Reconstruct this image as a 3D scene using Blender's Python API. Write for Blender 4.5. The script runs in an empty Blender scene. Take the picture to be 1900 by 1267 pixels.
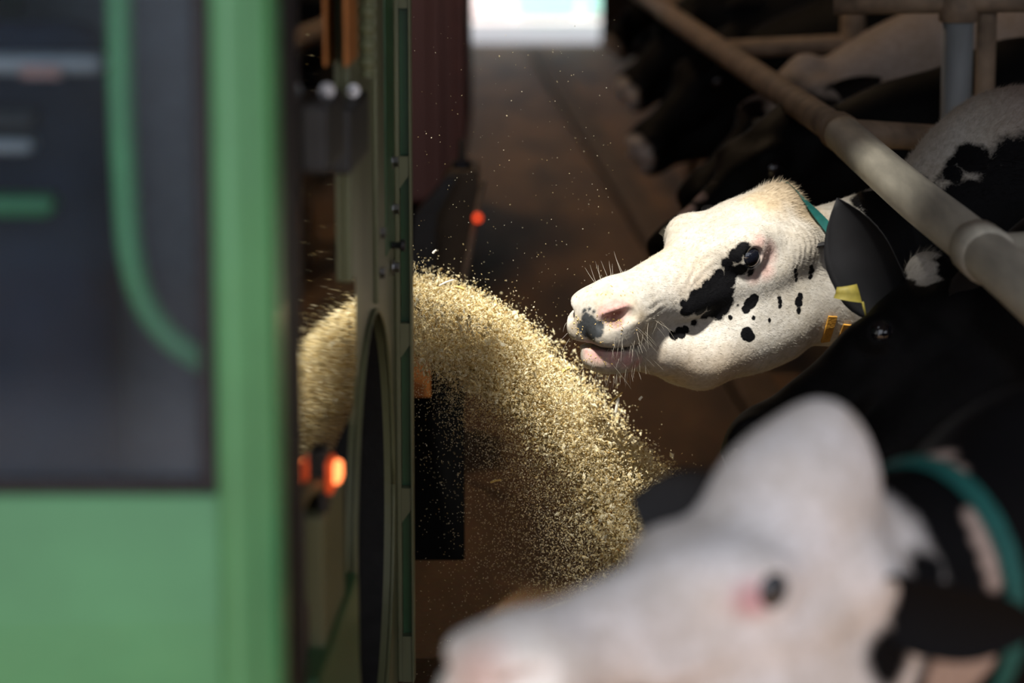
import bpy, bmesh, math, random
import numpy as np
from mathutils import Vector, Matrix
from mathutils.bvhtree import BVHTree

random.seed(7)
rng = np.random.default_rng(11)
scene = bpy.context.scene
COL = scene.collection

# ------------------------------------------------------------------ camera
CAM_H = 1.9
FPX = 100.0 / 36.0 * 1900.0
PITCH = math.atan((633.5 + 340.0) / FPX)
cam_d = bpy.data.cameras.new('camera')
cam = bpy.data.objects.new('camera', cam_d)
COL.objects.link(cam)
cam.location = (0, 0, CAM_H)
cam.rotation_euler = (math.pi / 2 - PITCH, 0, 0)
cam_d.lens = 100.0
cam_d.sensor_width = 36.0
cam_d.sensor_fit = 'HORIZONTAL'
cam_d.clip_start = 0.05
cam_d.clip_end = 200
cam_d.dof.use_dof = True
cam_d.dof.focus_distance = 5.80
cam_d.dof.aperture_fstop = 2.1
scene.camera = cam

# ------------------------------------------------------------------ light
SUN_E = 9.0
SKY_E = 1.25
FILL_LAMP_W = 75.0
world = bpy.data.worlds.new('world')
scene.world = world
world.use_nodes = True
bg = world.node_tree.nodes['Background']
bg.inputs['Color'].default_value = (0.86, 0.90, 1.0, 1)
bg.inputs['Strength'].default_value = SKY_E

sun_d = bpy.data.lights.new('sun', 'SUN')
sun = bpy.data.objects.new('sun', sun_d)
COL.objects.link(sun)
SUN_DIR = Vector((0.16, 0.50, -0.85)).normalized()
sun.rotation_euler = SUN_DIR.to_track_quat('-Z', 'Y').to_euler()
sun.location = (-1, -3, 9)
sun_d.energy = SUN_E
sun_d.angle = math.radians(5.0)
sun_d.color = (1.0, 0.955, 0.87)

vs = scene.view_settings
vs.view_transform = 'Standard'
vs.look = 'None'
vs.gamma = 1.0
vs.use_curve_mapping = False
vs.exposure = 0.13

# ------------------------------------------------------------------ camera maths used to lay the place out
CP, SP = math.cos(PITCH), math.sin(PITCH)
CFW, CUP, CRT = Vector((0, CP, -SP)), Vector((0, SP, CP)), Vector((1, 0, 0))
CLOC = Vector((0, 0, CAM_H))
def ray(x, y):
    return (CFW * FPX + CRT * (x - 950.0) - CUP * (y - 633.5)).normalized()
def at(x, y, s):
    """point seen at photo pixel (x, y), at distance s down the alley"""
    d = ray(x, y)
    return CLOC + d * (s / d.y)
def px_at(s):
    """metres per photo pixel at distance s"""
    return s / FPX

# ------------------------------------------------------------------ materials
MATS = {}
def mat(name, col, rough=0.6, metal=0.0, noise=0.0, nscale=20.0, bump=0.0, bscale=60.0, coat=0.0, spec=0.5, emis=None, estr=0.0, stretch=None):
    if name in MATS:
        return MATS[name]
    m = bpy.data.materials.new(name)
    m.use_nodes = True
    nt = m.node_tree
    b = nt.nodes['Principled BSDF']
    b.inputs['Base Color'].default_value = (*col, 1)
    b.inputs['Roughness'].default_value = rough
    b.inputs['Metallic'].default_value = metal
    b.inputs['Coat Weight'].default_value = coat
    b.inputs['Specular IOR Level'].default_value = spec
    if emis:
        b.inputs['Emission Color'].default_value = (*emis, 1)
        b.inputs['Emission Strength'].default_value = estr
    if noise or bump:
        tc = nt.nodes.new('ShaderNodeTexCoord')
        src = tc.outputs['Object']
        if stretch:
            mp = nt.nodes.new('ShaderNodeMapping')
            mp.inputs['Scale'].default_value = stretch
            nt.links.new(src, mp.inputs['Vector'])
            src = mp.outputs['Vector']
    if noise:
        n = nt.nodes.new('ShaderNodeTexNoise')
        n.inputs['Scale'].default_value = nscale
        n.inputs['Detail'].default_value = 6
        nt.links.new(src, n.inputs['Vector'])
        r = nt.nodes.new('ShaderNodeValToRGB')
        r.color_ramp.elements[0].position = 0.3
        r.color_ramp.elements[1].position = 0.7
        lo = [max(0, c * (1 - noise)) for c in col]
        hi = [min(1, c * (1 + noise)) for c in col]
        r.color_ramp.elements[0].color = (*lo, 1)
        r.color_ramp.elements[1].color = (*hi, 1)
        nt.links.new(n.outputs['Fac'], r.inputs['Fac'])
        nt.links.new(r.outputs['Color'], b.inputs['Base Color'])
    if bump:
        n2 = nt.nodes.new('ShaderNodeTexNoise')
        n2.inputs['Scale'].default_value = bscale
        n2.inputs['Detail'].default_value = 5
        nt.links.new(src, n2.inputs['Vector'])
        bp = nt.nodes.new('ShaderNodeBump')
        bp.inputs['Strength'].default_value = bump
        bp.inputs['Distance'].default_value = 0.01
        nt.links.new(n2.outputs['Fac'], bp.inputs['Height'])
        nt.links.new(bp.outputs['Normal'], b.inputs['Normal'])
    MATS[name] = m
    return m

M_green = mat('green_paint', (0.09, 0.31, 0.13), 0.32, noise=0.12, nscale=6, coat=0.2)
M_dgreen = mat('dark_green_paint', (0.022, 0.10, 0.035), 0.35, noise=0.2, nscale=9)
M_olive = mat('dusty_olive_paint', (0.135, 0.145, 0.075), 0.42, noise=0.3, nscale=7, bump=0.05, stretch=(1, 1, 0.25))
M_rubber = mat('black_rubber', (0.012, 0.011, 0.016), 0.6, noise=0.3, nscale=30)
M_tyre = mat('tyre_rubber', (0.008, 0.008, 0.008), 0.85, noise=0.4, nscale=25, bump=0.3, bscale=50)
M_dark = mat('dark_steel', (0.02, 0.02, 0.021), 0.5, noise=0.3, nscale=14)
M_chrome = mat('zinc_bolt', (0.35, 0.35, 0.36), 0.3, metal=1.0, noise=0.2, nscale=40)
M_polish = mat('polished_sheet', (0.62, 0.60, 0.50), 0.012, metal=1.0, bump=0.006, bscale=5.0, stretch=(3, 1, 34))
M_orange = mat('orange_paint', (0.42, 0.15, 0.03), 0.5, noise=0.3, nscale=12)
M_pipe = mat('galvanised_pipe', (0.50, 0.47, 0.39), 0.6, metal=0.0, noise=0.3, nscale=30, bump=0.06, bscale=60, stretch=(1, 0.12, 0.6))
M_pipe_brown = mat('rusty_pipe', (0.24, 0.17, 0.115), 0.7, noise=0.45, nscale=14, bump=0.2)
M_navy = mat('navy_fabric', (0.012, 0.022, 0.045), 0.85, noise=0.2)
M_grey = mat('grey_plastic', (0.17, 0.18, 0.19), 0.55, noise=0.15)
M_lgrey = mat('light_grey_plastic', (0.42, 0.42, 0.43), 0.5, noise=0.15)
M_maroon = mat('maroon_paint', (0.13, 0.055, 0.050), 0.6, noise=0.2, nscale=3, stretch=(1, 1, 0.2))
M_brownmetal = mat('brown_hopper_metal', (0.07, 0.045, 0.022), 0.6, noise=0.3, nscale=8)
M_concrete = mat('curb_concrete', (0.12, 0.075, 0.04), 0.85, noise=0.35, nscale=7, bump=0.3, bscale=30)
M_wall = mat('barn_wall_boards', (0.045, 0.028, 0.018), 0.9, noise=0.4, nscale=5)
M_roof = mat('roof_sheet', (0.16, 0.14, 0.12), 0.8, noise=0.2, nscale=2)
M_yard = mat('yard_concrete', (0.78, 0.72, 0.72), 0.8, noise=0.08, nscale=1.5)
M_teal = mat('teal_strap', (0.008, 0.10, 0.09), 0.6, noise=0.2, nscale=60)
M_tag = mat('yellow_tag_plastic', (0.72, 0.60, 0.12), 0.45, noise=0.15, nscale=60)
M_strap = mat('orange_strap', (0.50, 0.25, 0.035), 0.6, noise=0.25, nscale=50, bump=0.3, bscale=200)
M_lampo = mat('lamp_orange', (0.9, 0.10, 0.02), 0.3, emis=(1.0, 0.12, 0.03), estr=0.25)
M_lampc = mat('lamp_orange_core', (0.9, 0.2, 0.06), 0.3, emis=(1.0, 0.24, 0.07), estr=3.0)
M_lampr = mat('lamp_red', (0.8, 0.05, 0.02), 0.3, emis=(1.0, 0.09, 0.03), estr=0.55)
M_eye = mat('cow_eye', (0.006, 0.007, 0.012), 0.05, coat=1.0)
M_eyewhite = mat('cow_eye_white', (0.20, 0.15, 0.145), 0.3)
M_hoof = mat('hoof_horn', (0.05, 0.04, 0.03), 0.6, noise=0.3)
M_whisker = mat('whisker_hair', (0.62, 0.56, 0.46), 0.5)
M_lash = mat('pale_lash', (0.65, 0.58, 0.45), 0.6)

# floor: packed brown litter and feed dust
def floor_mat():
    m = bpy.data.materials.new('alley_floor')
    m.use_nodes = True
    nt = m.node_tree
    b = nt.nodes['Principled BSDF']
    tc = nt.nodes.new('ShaderNodeTexCoord')
    mp = nt.nodes.new('ShaderNodeMapping')
    mp.inputs['Scale'].default_value = (1.6, 0.35, 1)
    mp.inputs['Rotation'].default_value = (0, 0, 0.12)
    nt.links.new(tc.outputs['Object'], mp.inputs['Vector'])
    n = nt.nodes.new('ShaderNodeTexNoise')
    n.inputs['Scale'].default_value = 2.2
    n.inputs['Detail'].default_value = 8
    nt.links.new(mp.outputs['Vector'], n.inputs['Vector'])
    r = nt.nodes.new('ShaderNodeValToRGB')
    e = r.color_ramp.elements
    e[0].position, e[0].color = 0.32, (0.082, 0.043, 0.016, 1)
    e[1].position, e[1].color = 0.70, (0.25, 0.132, 0.050, 1)
    nt.links.new(n.outputs['Fac'], r.inputs['Fac'])
    n2 = nt.nodes.new('ShaderNodeTexNoise')
    n2.inputs['Scale'].default_value = 45
    n2.inputs['Detail'].default_value = 4
    nt.links.new(tc.outputs['Object'], n2.inputs['Vector'])
    mx = nt.nodes.new('ShaderNodeMixRGB')
    mx.blend_type = 'OVERLAY'
    mx.inputs['Fac'].default_value = 0.35
    nt.links.new(r.outputs['Color'], mx.inputs[1])
    nt.links.new(n2.outputs['Color'], mx.inputs[2])
    nt.links.new(mx.outputs['Color'], b.inputs['Base Color'])
    b.inputs['Roughness'].default_value = 0.8
    bp = nt.nodes.new('ShaderNodeBump')
    bp.inputs['Strength'].default_value = 0.4
    bp.inputs['Distance'].default_value = 0.01
    nt.links.new(n2.outputs['Fac'], bp.inputs['Height'])
    nt.links.new(bp.outputs['Normal'], b.inputs['Normal'])
    return m
M_floor = floor_mat()

def glass_mat():
    m = bpy.data.materials.new('dusty_tinted_glass')
    m.use_nodes = True
    nt = m.node_tree
    nt.nodes.clear()
    out = nt.nodes.new('ShaderNodeOutputMaterial')
    tr = nt.nodes.new('ShaderNodeBsdfTransparent')
    tr.inputs['Color'].default_value = (0.80, 0.86, 0.90, 1)
    df = nt.nodes.new('ShaderNodeBsdfDiffuse')
    df.inputs['Color'].default_value = (0.34, 0.38, 0.44, 1)
    gl = nt.nodes.new('ShaderNodeBsdfGlossy')
    gl.inputs['Roughness'].default_value = 0.05
    tc = nt.nodes.new('ShaderNodeTexCoord')
    n = nt.nodes.new('ShaderNodeTexNoise')
    n.inputs['Scale'].default_value = 3.2
    n.inputs['Detail'].default_value = 2
    nt.links.new(tc.outputs['Object'], n.inputs['Vector'])
    mr = nt.nodes.new('ShaderNodeMapRange')
    mr.inputs['From Min'].default_value = 0.35
    mr.inputs['From Max'].default_value = 0.7
    mr.inputs['To Min'].default_value = 0.005
    mr.inputs['To Max'].default_value = 0.03
    nt.links.new(n.outputs['Fac'], mr.inputs['Value'])
    # grey diffuse share rises toward the right edge and bottom edge of the pane
    sx = nt.nodes.new('ShaderNodeSeparateXYZ'); nt.links.new(tc.outputs['Object'], sx.inputs[0])
    acc = mr.outputs['Result']
    for (ax, a0, a1, to) in (('X', 0.45, 0.55, 0.055), ('Z', 1.34, 1.22, 0.065)):
        g_ = nt.nodes.new('ShaderNodeMapRange'); g_.interpolation_type = 'SMOOTHSTEP'
        g_.inputs['From Min'].default_value = a0; g_.inputs['From Max'].default_value = a1; g_.inputs['To Max'].default_value = to
        nt.links.new(sx.outputs[ax], g_.inputs['Value'])
        ad = nt.nodes.new('ShaderNodeMath'); ad.operation = 'ADD'
        nt.links.new(acc, ad.inputs[0]); nt.links.new(g_.outputs['Result'], ad.inputs[1]); acc = ad.outputs[0]
    m1 = nt.nodes.new('ShaderNodeMixShader')
    nt.links.new(acc, m1.inputs['Fac'])
    nt.links.new(tr.outputs['BSDF'], m1.inputs[1])
    nt.links.new(df.outputs['BSDF'], m1.inputs[2])
    m2 = nt.nodes.new('ShaderNodeMixShader')
    fr = nt.nodes.new('ShaderNodeFresnel')
    fr.inputs['IOR'].default_value = 1.16
    nt.links.new(fr.outputs['Fac'], m2.inputs['Fac'])
    nt.links.new(m1.outputs['Shader'], m2.inputs[1])
    nt.links.new(gl.outputs['BSDF'], m2.inputs[2])
    nt.links.new(m2.outputs['Shader'], out.inputs['Surface'])
    return m
M_glass = glass_mat()

# ------------------------------------------------------------------ object helpers
def root_loc(o):
    p = Vector((0, 0, 0))
    while o is not None:
        p = p + o.location
        o = o.parent
    return p
def mesh_obj(name, verts, faces, m, parent=None, smooth=False, loc=None):
    """verts are world coordinates; the object's origin is put at loc (or the parent's root)"""
    me = bpy.data.meshes.new(name)
    off = root_loc(parent) if parent else Vector(loc or (0, 0, 0))
    v = np.asarray(verts, dtype=np.float32) - np.asarray(off, dtype=np.float32)[None, :]
    me.from_pydata(v.tolist(), [], faces)
    me.update()
    if smooth:
        me.polygons.foreach_set('use_smooth', np.ones(len(me.polygons), dtype=bool))
    if m:
        me.materials.append(m)
    o = bpy.data.objects.new(name, me)
    COL.objects.link(o)
    if parent:
        o.parent = parent
    elif loc:
        o.location = loc
    return o
def bm_obj(name, bm, m, parent=None, smooth=False, loc=None):
    bm.verts.index_update()
    vs_ = [tuple(v.co) for v in bm.verts]
    fs = [[v.index for v in f.verts] for f in bm.faces]
    bm.free()
    return mesh_obj(name, vs_, fs, m, parent, smooth, loc)
def tag(o, label, cat, group=None, kind=None):
    if label: o['label'] = label
    if cat: o['category'] = cat
    if group: o['group'] = group
    if kind: o['kind'] = kind
    return o
def thing(name, label, cat, loc, group=None):
    o = bpy.data.objects.new(name, None)
    COL.objects.link(o)
    o.location = loc
    o.empty_display_size = 0.1
    return tag(o, label, cat, group)
def structure(o):
    o['kind'] = 'structure'
    return o

def frame_box(bm, org, ax, ay, az, lo, hi, bevel=0.0, seg=2):
    """box between lo and hi in the frame (org; ax, ay, az)"""
    vs_ = []
    for k in range(8):
        c = [hi[i] if (k >> i) & 1 else lo[i] for i in range(3)]
        vs_.append(bm.verts.new(org + ax * c[0] + ay * c[1] + az * c[2]))
    fs = []
    for f in ((0, 2, 3, 1), (4, 5, 7, 6), (0, 1, 5, 4), (2, 6, 7, 3), (0, 4, 6, 2), (1, 3, 7, 5)):
        fs.append(bm.faces.new([vs_[i] for i in f]))
    bmesh.ops.recalc_face_normals(bm, faces=fs)
    if bevel:
        es = list({e for f in fs for e in f.edges})
        bmesh.ops.bevel(bm, geom=es, offset=bevel, segments=seg, profile=0.5, affect='EDGES')
EX, EY, EZ = Vector((1, 0, 0)), Vector((0, 1, 0)), Vector((0, 0, 1))
def wbox(name, lo, hi, m, parent=None, bevel=0.0, loc=None, seg=2):
    bm = bmesh.new()
    frame_box(bm, Vector((0, 0, 0)), EX, EY, EZ, lo, hi, bevel, seg)
    return bm_obj(name, bm, m, parent, bevel > 0 and seg > 2, loc)

def catmull(pts, n):
    P = [Vector(p) for p in pts]
    P = [P[0] * 2 - P[1]] + P + [P[-1] * 2 - P[-2]]
    out = []
    for i in range(1, len(P) - 2):
        for k in range(n):
            t = k / n
            a, b, c, d = P[i - 1], P[i], P[i + 1], P[i + 2]
            out.append(0.5 * ((2 * b) + (c - a) * t + (2 * a - 5 * b + 4 * c - d) * t * t + (3 * b - a - 3 * c + d) * t ** 3))
    out.append(P[-2])
    return out
def tube(pts, r, seg=12, caps=True):
    """verts, faces of a tube; r scalar or list"""
    n = len(pts)
    rs = r if hasattr(r, '__len__') else [r] * n
    V, F = [], []
    up = None
    for i, p in enumerate(pts):
        p = Vector(p)
        t = (Vector(pts[min(i + 1, n - 1)]) - Vector(pts[max(i - 1, 0)])).normalized()
        if up is None:
            up = Vector((0, 0, 1)) if abs(t.z) < 0.9 else Vector((1, 0, 0))
        a = t.cross(up).normalized()
        up = a.cross(t).normalized()
        for k in range(seg):
            th = 2 * math.pi * k / seg
            V.append(p + (a * math.cos(th) + up * math.sin(th)) * rs[i])
    for i in range(n - 1):
        for k in range(seg):
            a0, a1 = i * seg + k, i * seg + (k + 1) % seg
            F.append((a0, a1, a1 + seg, a0 + seg))
    if caps:
        F.append(tuple(range(seg - 1, -1, -1)))
        F.append(tuple((n - 1) * seg + k for k in range(seg)))
    return V, F
def tube_obj(name, pts, r, m, parent=None, seg=12, loc=None):
    V, F = tube(pts, r, seg)
    return mesh_obj(name, V, F, m, parent, True, loc)
def bolt(name, c, axis, r, h, m, parent):
    """hexagon bolt head with a washer"""
    axis = axis.normalized()
    up = EZ if abs(axis.z) < 0.9 else EX
    a = axis.cross(up).normalized(); b = a.cross(axis)
    V, F = [], []
    for (rr, z0, z1, seg) in ((r * 1.5, 0, h * 0.25, 12), (r, h * 0.25, h, 6)):
        o = len(V)
        for z in (z0, z1):
            for k in range(seg):
                th = 2 * math.pi * k / seg
                V.append(c + (a * math.cos(th) + b * math.sin(th)) * rr + axis * z)
        for k in range(seg):
            F.append((o + k, o + (k + 1) % seg, o + seg + (k + 1) % seg, o + seg + k))
        F.append(tuple(o + seg + k for k in range(seg)))
    return mesh_obj(name, V, F, m, parent)
def lathe(c, axis, prof, seg=24):
    """profile [(r, h)] turned about axis"""
    axis = axis.normalized()
    up = EZ if abs(axis.z) < 0.9 else EX
    a = axis.cross(up).normalized(); b = a.cross(axis)
    V, F = [], []
    for (r, h) in prof:
        for k in range(seg):
            th = 2 * math.pi * k / seg
            V.append(c + (a * math.cos(th) + b * math.sin(th)) * r + axis * h)
    for i in range(len(prof) - 1):
        for k in range(seg):
            p, q = i * seg + k, i * seg + (k + 1) % seg
            F.append((p, q, q + seg, p + seg))
    return V, F

# ================================================================== the barn
structure(wbox('floor', (-7, -6, -0.2), (9, 24.3, 0.0), M_floor))
structure(wbox('yard_ground', (-14, 24.3, -0.25), (16, 60, -0.03), M_yard))
# unseen roof; its open slot is shaped to throw sun on cow and feed
SX0, SX1, SY0, SY1 = -0.95, 0.02, 3.26, 4.00
RZ0, RZ1 = 4.6, 4.75
bm = bmesh.new()
for lo, hi in (((-7, 0.6, RZ0), (SX0, 24.5, RZ1)), ((SX1, 0.6, RZ0), (9, 24.5, RZ1)), ((SX0, 0.6, RZ0), (SX1, SY0, RZ1)), ((SX0, SY1, RZ0), (SX1, 24.5, RZ1))):
    frame_box(bm, Vector((0, 0, 0)), EX, EY, EZ, lo, hi)
structure(bm_obj('ceiling', bm, M_roof))
structure(wbox('wall_left', (-7.2, -2, 0), (-7, 24.5, 4.75), M_wall))
structure(wbox('wall_right', (9, -2, 0), (9.2, 24.5, 4.75), M_wall))
DX0, DX1 = -2.4, 0.76
bm = bmesh.new()
for lo, hi in (((-7, 24.3, 0), (DX0, 24.5, 4.75)), ((DX1, 24.3, 0), (9, 24.5, 4.75)), ((DX0, 24.3, 3.6), (DX1, 24.5, 4.75))):
    frame_box(bm, Vector((0, 0, 0)), EX, EY, EZ, lo, hi)
structure(bm_obj('wall_back', bm, M_wall))
# unseen warm fill lamps, added to brighten the far alley floor
M_shade = mat('fill_lamp_shade_metal', (0.3, 0.3, 0.28), 0.5)
M_bulb = mat('fill_lamp_bulb', (1, 0.8, 0.5), 0.3, emis=(1.0, 0.72, 0.42), estr=12.0)
for i, (lx, ly) in enumerate(((-0.4, 10.0), (-0.4, 14.5), (-0.6, 19.0))):
    lm = thing('fill_lamp', 'added fill lamp hung unseen above the alley, %s from the machine' % ('first', 'second', 'third')[i], 'lamp', (lx, ly, 4.6))
    tube_obj('cord', [(lx, ly, 4.6), (lx, ly, 4.12)], 0.008, M_rubber, lm, 6)
    V, F = lathe(Vector((lx, ly, 4.12)), -EZ, [(0.03, 0.0), (0.05, 0.05), (0.20, 0.16), (0.22, 0.20), (0.21, 0.20), (0.19, 0.165), (0.04, 0.06)], 24)
    mesh_obj('shade', V, F, M_shade, lm, True)
    V, F = lathe(Vector((lx, ly, 4.05)), -EZ, [(0.0, 0.0), (0.03, 0.02), (0.06, 0.07), (0.05, 0.11), (0.0, 0.13)], 16)
    mesh_obj('bulb', V, F, M_bulb, lm, True)
    ld = bpy.data.lights.new('fill_light', 'SPOT')
    lo_ = bpy.data.objects.new('fill_light', ld); COL.objects.link(lo_); lo_.parent = lm
    lo_.location = (0, 0, -0.72)
    ld.energy = FILL_LAMP_W; ld.color = (1.0, 0.70, 0.42); ld.spot_size = math.radians(130); ld.spot_blend = 0.6; ld.shadow_soft_size = 0.12
# pale low wall with teal boards across the yard outside the doorway
yw = thing('yard_fence', 'pale fence with teal boards seen through the bright far doorway', 'fence', (0, 27.6, -0.03))
wbox('base', (-5, 27.5, -0.03), (5, 27.7, 0.55), mat('pale_wall', (0.72, 0.68, 0.70), 0.8, noise=0.1), yw)
M_tealb = mat('teal_board', (0.35, 0.66, 0.60), 0.7, noise=0.1)
M_pinkb = mat('pale_board', (0.75, 0.66, 0.68), 0.7, noise=0.1)
for i in range(16):
    x = -5 + i * 0.63
    wbox('board', (x, 27.46, 0.05), (x + 0.58, 27.5, 1.3), M_tealb if i % 3 != 1 else M_pinkb, yw)

# ================================================================== feed fence
FD = Vector((-0.043, 1, 0)).normalized()      # run of the fence
RAILZ = None
fence = thing('feed_fence', 'long galvanised neck rail with posts and cross pipes above the feeding cows', 'fence', (0.85, 4.6, 0))
r_near = at(2130, 735, 3.85); r_a = at(1824, 468, 4.95); r_b = at(1680, 352, 5.6); r_c = at(1560, 246, 6.6); r_d = at(1262, 42, 10.2); r_e = at(1215, 8, 11.6); r_f = at(1110, -70, 15.5)
rail1 = tube_obj('neck_rail', catmull([r_near, r_a, r_b, r_c], 8), 0.044, M_pipe, fence, 20)
tube_obj('neck_rail', catmull([r_c, r_d, r_e, r_f], 8), 0.038, M_pipe_brown, fence, 16)
def sleeve(p, d, r, l, m, par):
    d = d.normalized()
    V, F = lathe(p - d * l / 2, d, [(r - 0.008, 0), (r, 0.004), (r, l - 0.004), (r - 0.008, l)], 20)
    return mesh_obj('pipe_clamp', V, F, m, par, True)
sleeve(r_a, r_b - r_a, 0.051, 0.10, M_pipe, fence)
sleeve(r_c, r_d - r_c, 0.046, 0.10, M_pipe_brown, fence)
# cross pipes
tube_obj('cross_pipe', [r_a + Vector((0.02, 0.02, 0)), r_a + Vector((0.45, 0.05, 0.02)), r_a + Vector((1.6, 0.2, 0.04))], 0.03, M_pipe, fence, 14)
tube_obj('cross_pipe', [r_c + Vector((0.02, 0.0, 0.0)), at(1735, 256, 6.75), at(1735, 256, 6.75) + Vector((1.2, 0.1, 0.0))], 0.032, M_pipe_brown, fence, 14)
pt = at(1779, 8, 7.2)
tube_obj('post', [Vector((pt.x, pt.y, 0)), Vector((pt.x, pt.y, pt.z + 0.03))], 0.039, mat('blue_grey_post', (0.24, 0.26, 0.27), 0.5, metal=0.2, noise=0.35, nscale=12, stretch=(1, 1, 0.3)), fence, 18)
tube_obj('post', [Vector((pt.x + 0.075, pt.y + .02, 0)), Vector((pt.x + 0.075, pt.y + .02, pt.z + 0.03))], 0.026, M_pipe_brown, fence, 12)
tube_obj('top_pipe', [at(1548, 4, 7.25), at(1779, 0, 7.2), at(2200, -5, 7.1)], 0.033, M_pipe_brown, fence, 14)
sleeve(pt + Vector((0, 0, -0.01)), EZ, 0.05, 0.07, M_pipe_brown, fence)
for s in (9.2, 11.8, 14.4):
    p = r_c + (r_f - r_c) * ((s - r_c.y) / (r_f.y - r_c.y))
    tube_obj('post', [Vector((p.x + 0.42, s, 0)), Vector((p.x + 0.42, s, 1.65))], 0.04, M_pipe_brown, fence, 12)
    tube_obj('cross_pipe', [p, Vector((p.x + 0.42, s, p.z + .02)), Vector((p.x + 1.8, s + .1, p.z + .05))], 0.03, M_pipe_brown, fence, 10)
# curb below the rail
bm = bmesh.new()
frame_box(bm, Vector((1.0, 4.6, 0)), FD, EZ.cross(FD), EZ, (-3.6, -0.07, -0.05), (18.5, 0.07, 0.07), 0.015)
structure(bm_obj('curb_wall', bm, M_concrete))

# ================================================================== the green feeding machine
MU = Vector((0.043, 1, 0)).normalized()       # along the machine side, away from the camera
MV = Vector((MU.y, -MU.x, 0))                 # outward, toward the cows
MP = Vector((-0.286, 3.6, 0))
def side_hit(x, y, v=0.0):
    """point on the machine's side plane (v metres proud) seen at a photo pixel, as (u, z)"""
    d = ray(x, y)
    t = ((MP + MV * v) - CLOC).dot(MV) / d.dot(MV)
    q = CLOC + d * t
    return (q - MP).dot(MU), q.z
machine = thing('feeding_machine', 'green self-propelled feed mixer with dark cab window throwing out feed', 'machine', (-0.9, 4.4, 0))
def sbox(name, lo, hi, m, parent=machine, bevel=0.0, seg=2):
    bm = bmesh.new()
    frame_box(bm, MP, MU, MV, EZ, lo, hi, bevel, seg)
    return bm_obj(name, bm, m, parent, bevel > 0 and seg > 2)

# --- cab seen end-on
CY0 = 3.0
XW = at(398, 600, CY0).x                      # right edge of the window
XR = at(512, 600, CY0).x                      # outer corner of the cab
ZW = at(200, 916, CY0).z                      # bottom of the window
cab = wbox('lower_panel', (-1.25, CY0, 0.42), (XW + 0.012, CY0 + 0.035, ZW), M_green, machine, 0.008, seg=3)
# corner post with a rounded nose and a side return
bm = bmesh.new()
prof = []
for k in range(9):
    th = math.pi * (1.0 - k / 8.0)
    prof.append((XW + (XR - XW) * (0.30 + 0.30 * math.cos(th)), CY0 - 0.012 * math.sin(th)))
prof += [(XR - 0.016, CY0 + 0.004), (XR - 0.004, CY0 + 0.014), (XR, CY0 + 0.03), (XR, CY0 + 0.10), (XW, CY0 + 0.10)]
n = len(prof)
V = [(x, y, 0.42) for x, y in prof] + [(x, y, 2.62) for x, y in prof]
F = [(i, (i + 1) % n, n + (i + 1) % n, n + i) for i in range(n)] + [tuple(range(n - 1, -1, -1)), tuple(range(n, 2 * n))]
bm.free()
mesh_obj('corner_post', V, F, M_green, machine, False)
wbox('roof', (-1.3, CY0 - 0.03, 2.60), (XR + 0.02, CY0 + 1.0, 2.72), M_green, machine, 0.03, seg=3)
wbox('side_panel', (XR - 0.03, CY0 + 0.10, 0.42), (XR - 0.012, CY0 + 0.52, 2.6), M_rubber, machine)
wbox('far_post', (-1.30, CY0, 0.42), (-1.22, CY0 + 0.1, 2.62), M_green, machine, 0.01)
wbox('back_panel', (-1.25, CY0 + 0.75, 0.42), (XR - 0.03, CY0 + 0.78, 2.6), M_grey, machine)
# window: pane in a rubber seal
sw = 0.017
bm = bmesh.new()
for lo, hi in (((XW - sw, CY0 - 0.004, ZW), (XW, CY0 + 0.02, 2.6)), ((-1.22, CY0 - 0.004, ZW), (XW - sw, CY0 + 0.02, ZW + sw)), ((-1.22, CY0 - 0.004, 2.58), (XW - sw, CY0 + 0.02, 2.6))):
    frame_box(bm, Vector((0, 0, 0)), EX, EY, EZ, lo, hi, 0.003)
win = bm_obj('window_seal', bm, M_rubber, machine)
wbox('window_pane', (-1.22, CY0 + 0.006, ZW + sw), (XW - sw, CY0 + 0.010, 2.58), M_glass, win)
# things inside the cab
gb = [at(222, -420, 3.2), at(222, -120, 3.2), at(224, 120, 3.2), at(232, 330, 3.2), at(243, 470, 3.2), at(268, 560, 3.2), at(305, 615, 3.2), at(352, 655, 3.2), at(420, 690, 3.2)]
tube_obj('grab_bar', catmull(gb, 6), 0.0155, mat('bright_green_paint', (0.16, 0.52, 0.20), 0.35, noise=0.1), machine, 14)
seat = wbox('seat', (-0.78, 3.36, 0.95), (at(205, 200, 3.4).x, 3.5, 1.66), M_navy, machine, 0.05, seg=4)
wbox('seat_base', (-0.8, 3.15, 0.80), (at(215, 200, 3.4).x, 3.55, 1.0), M_navy, machine, 0.04, seg=4)
wbox('headrest', (-0.75, 3.38, 1.72), (-0.52, 3.48, 1.95), M_navy, machine, 0.04, seg=4)
p0, p1 = at(0, 100, 3.3), at(195, 135, 3.3)
wbox('dashboard_strip', (p0.x - 0.4, 3.27, p1.z), (p1.x, 3.33, p0.z), M_lgrey, machine, 0.008)
p0, p1 = at(45, 118, 3.28), at(118, 142, 3.28)
wbox('warning_label', (p0.x, 3.255, p1.z), (p1.x, 3.262, p0.z), mat('pinkish_plastic', (0.5, 0.26, 0.22), 0.5), machine)
p0, p1 = at(0, 360, 3.3), at(105, 402, 3.3)
wbox('armrest', (p0.x - 0.3, 3.28, p1.z), (p1.x, 3.34, p0.z), mat('mid_green_paint', (0.04, 0.24, 0.08), 0.4), machine, 0.01)
p0, p1 = at(0, 205, 3.25), at(70, 245, 3.25)
wbox('switch_panel', (p0.x - 0.3, 3.24, p1.z), (p1.x, 3.3, p0.z), M_dark, machine, 0.01)
p0, p1 = at(0, 258, 3.25), at(62, 285, 3.25)
wbox('switch_strip', (p0.x - 0.3, 3.24, p1.z), (p1.x, 3.3, p0.z), M_lgrey, machine, 0.008)
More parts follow.
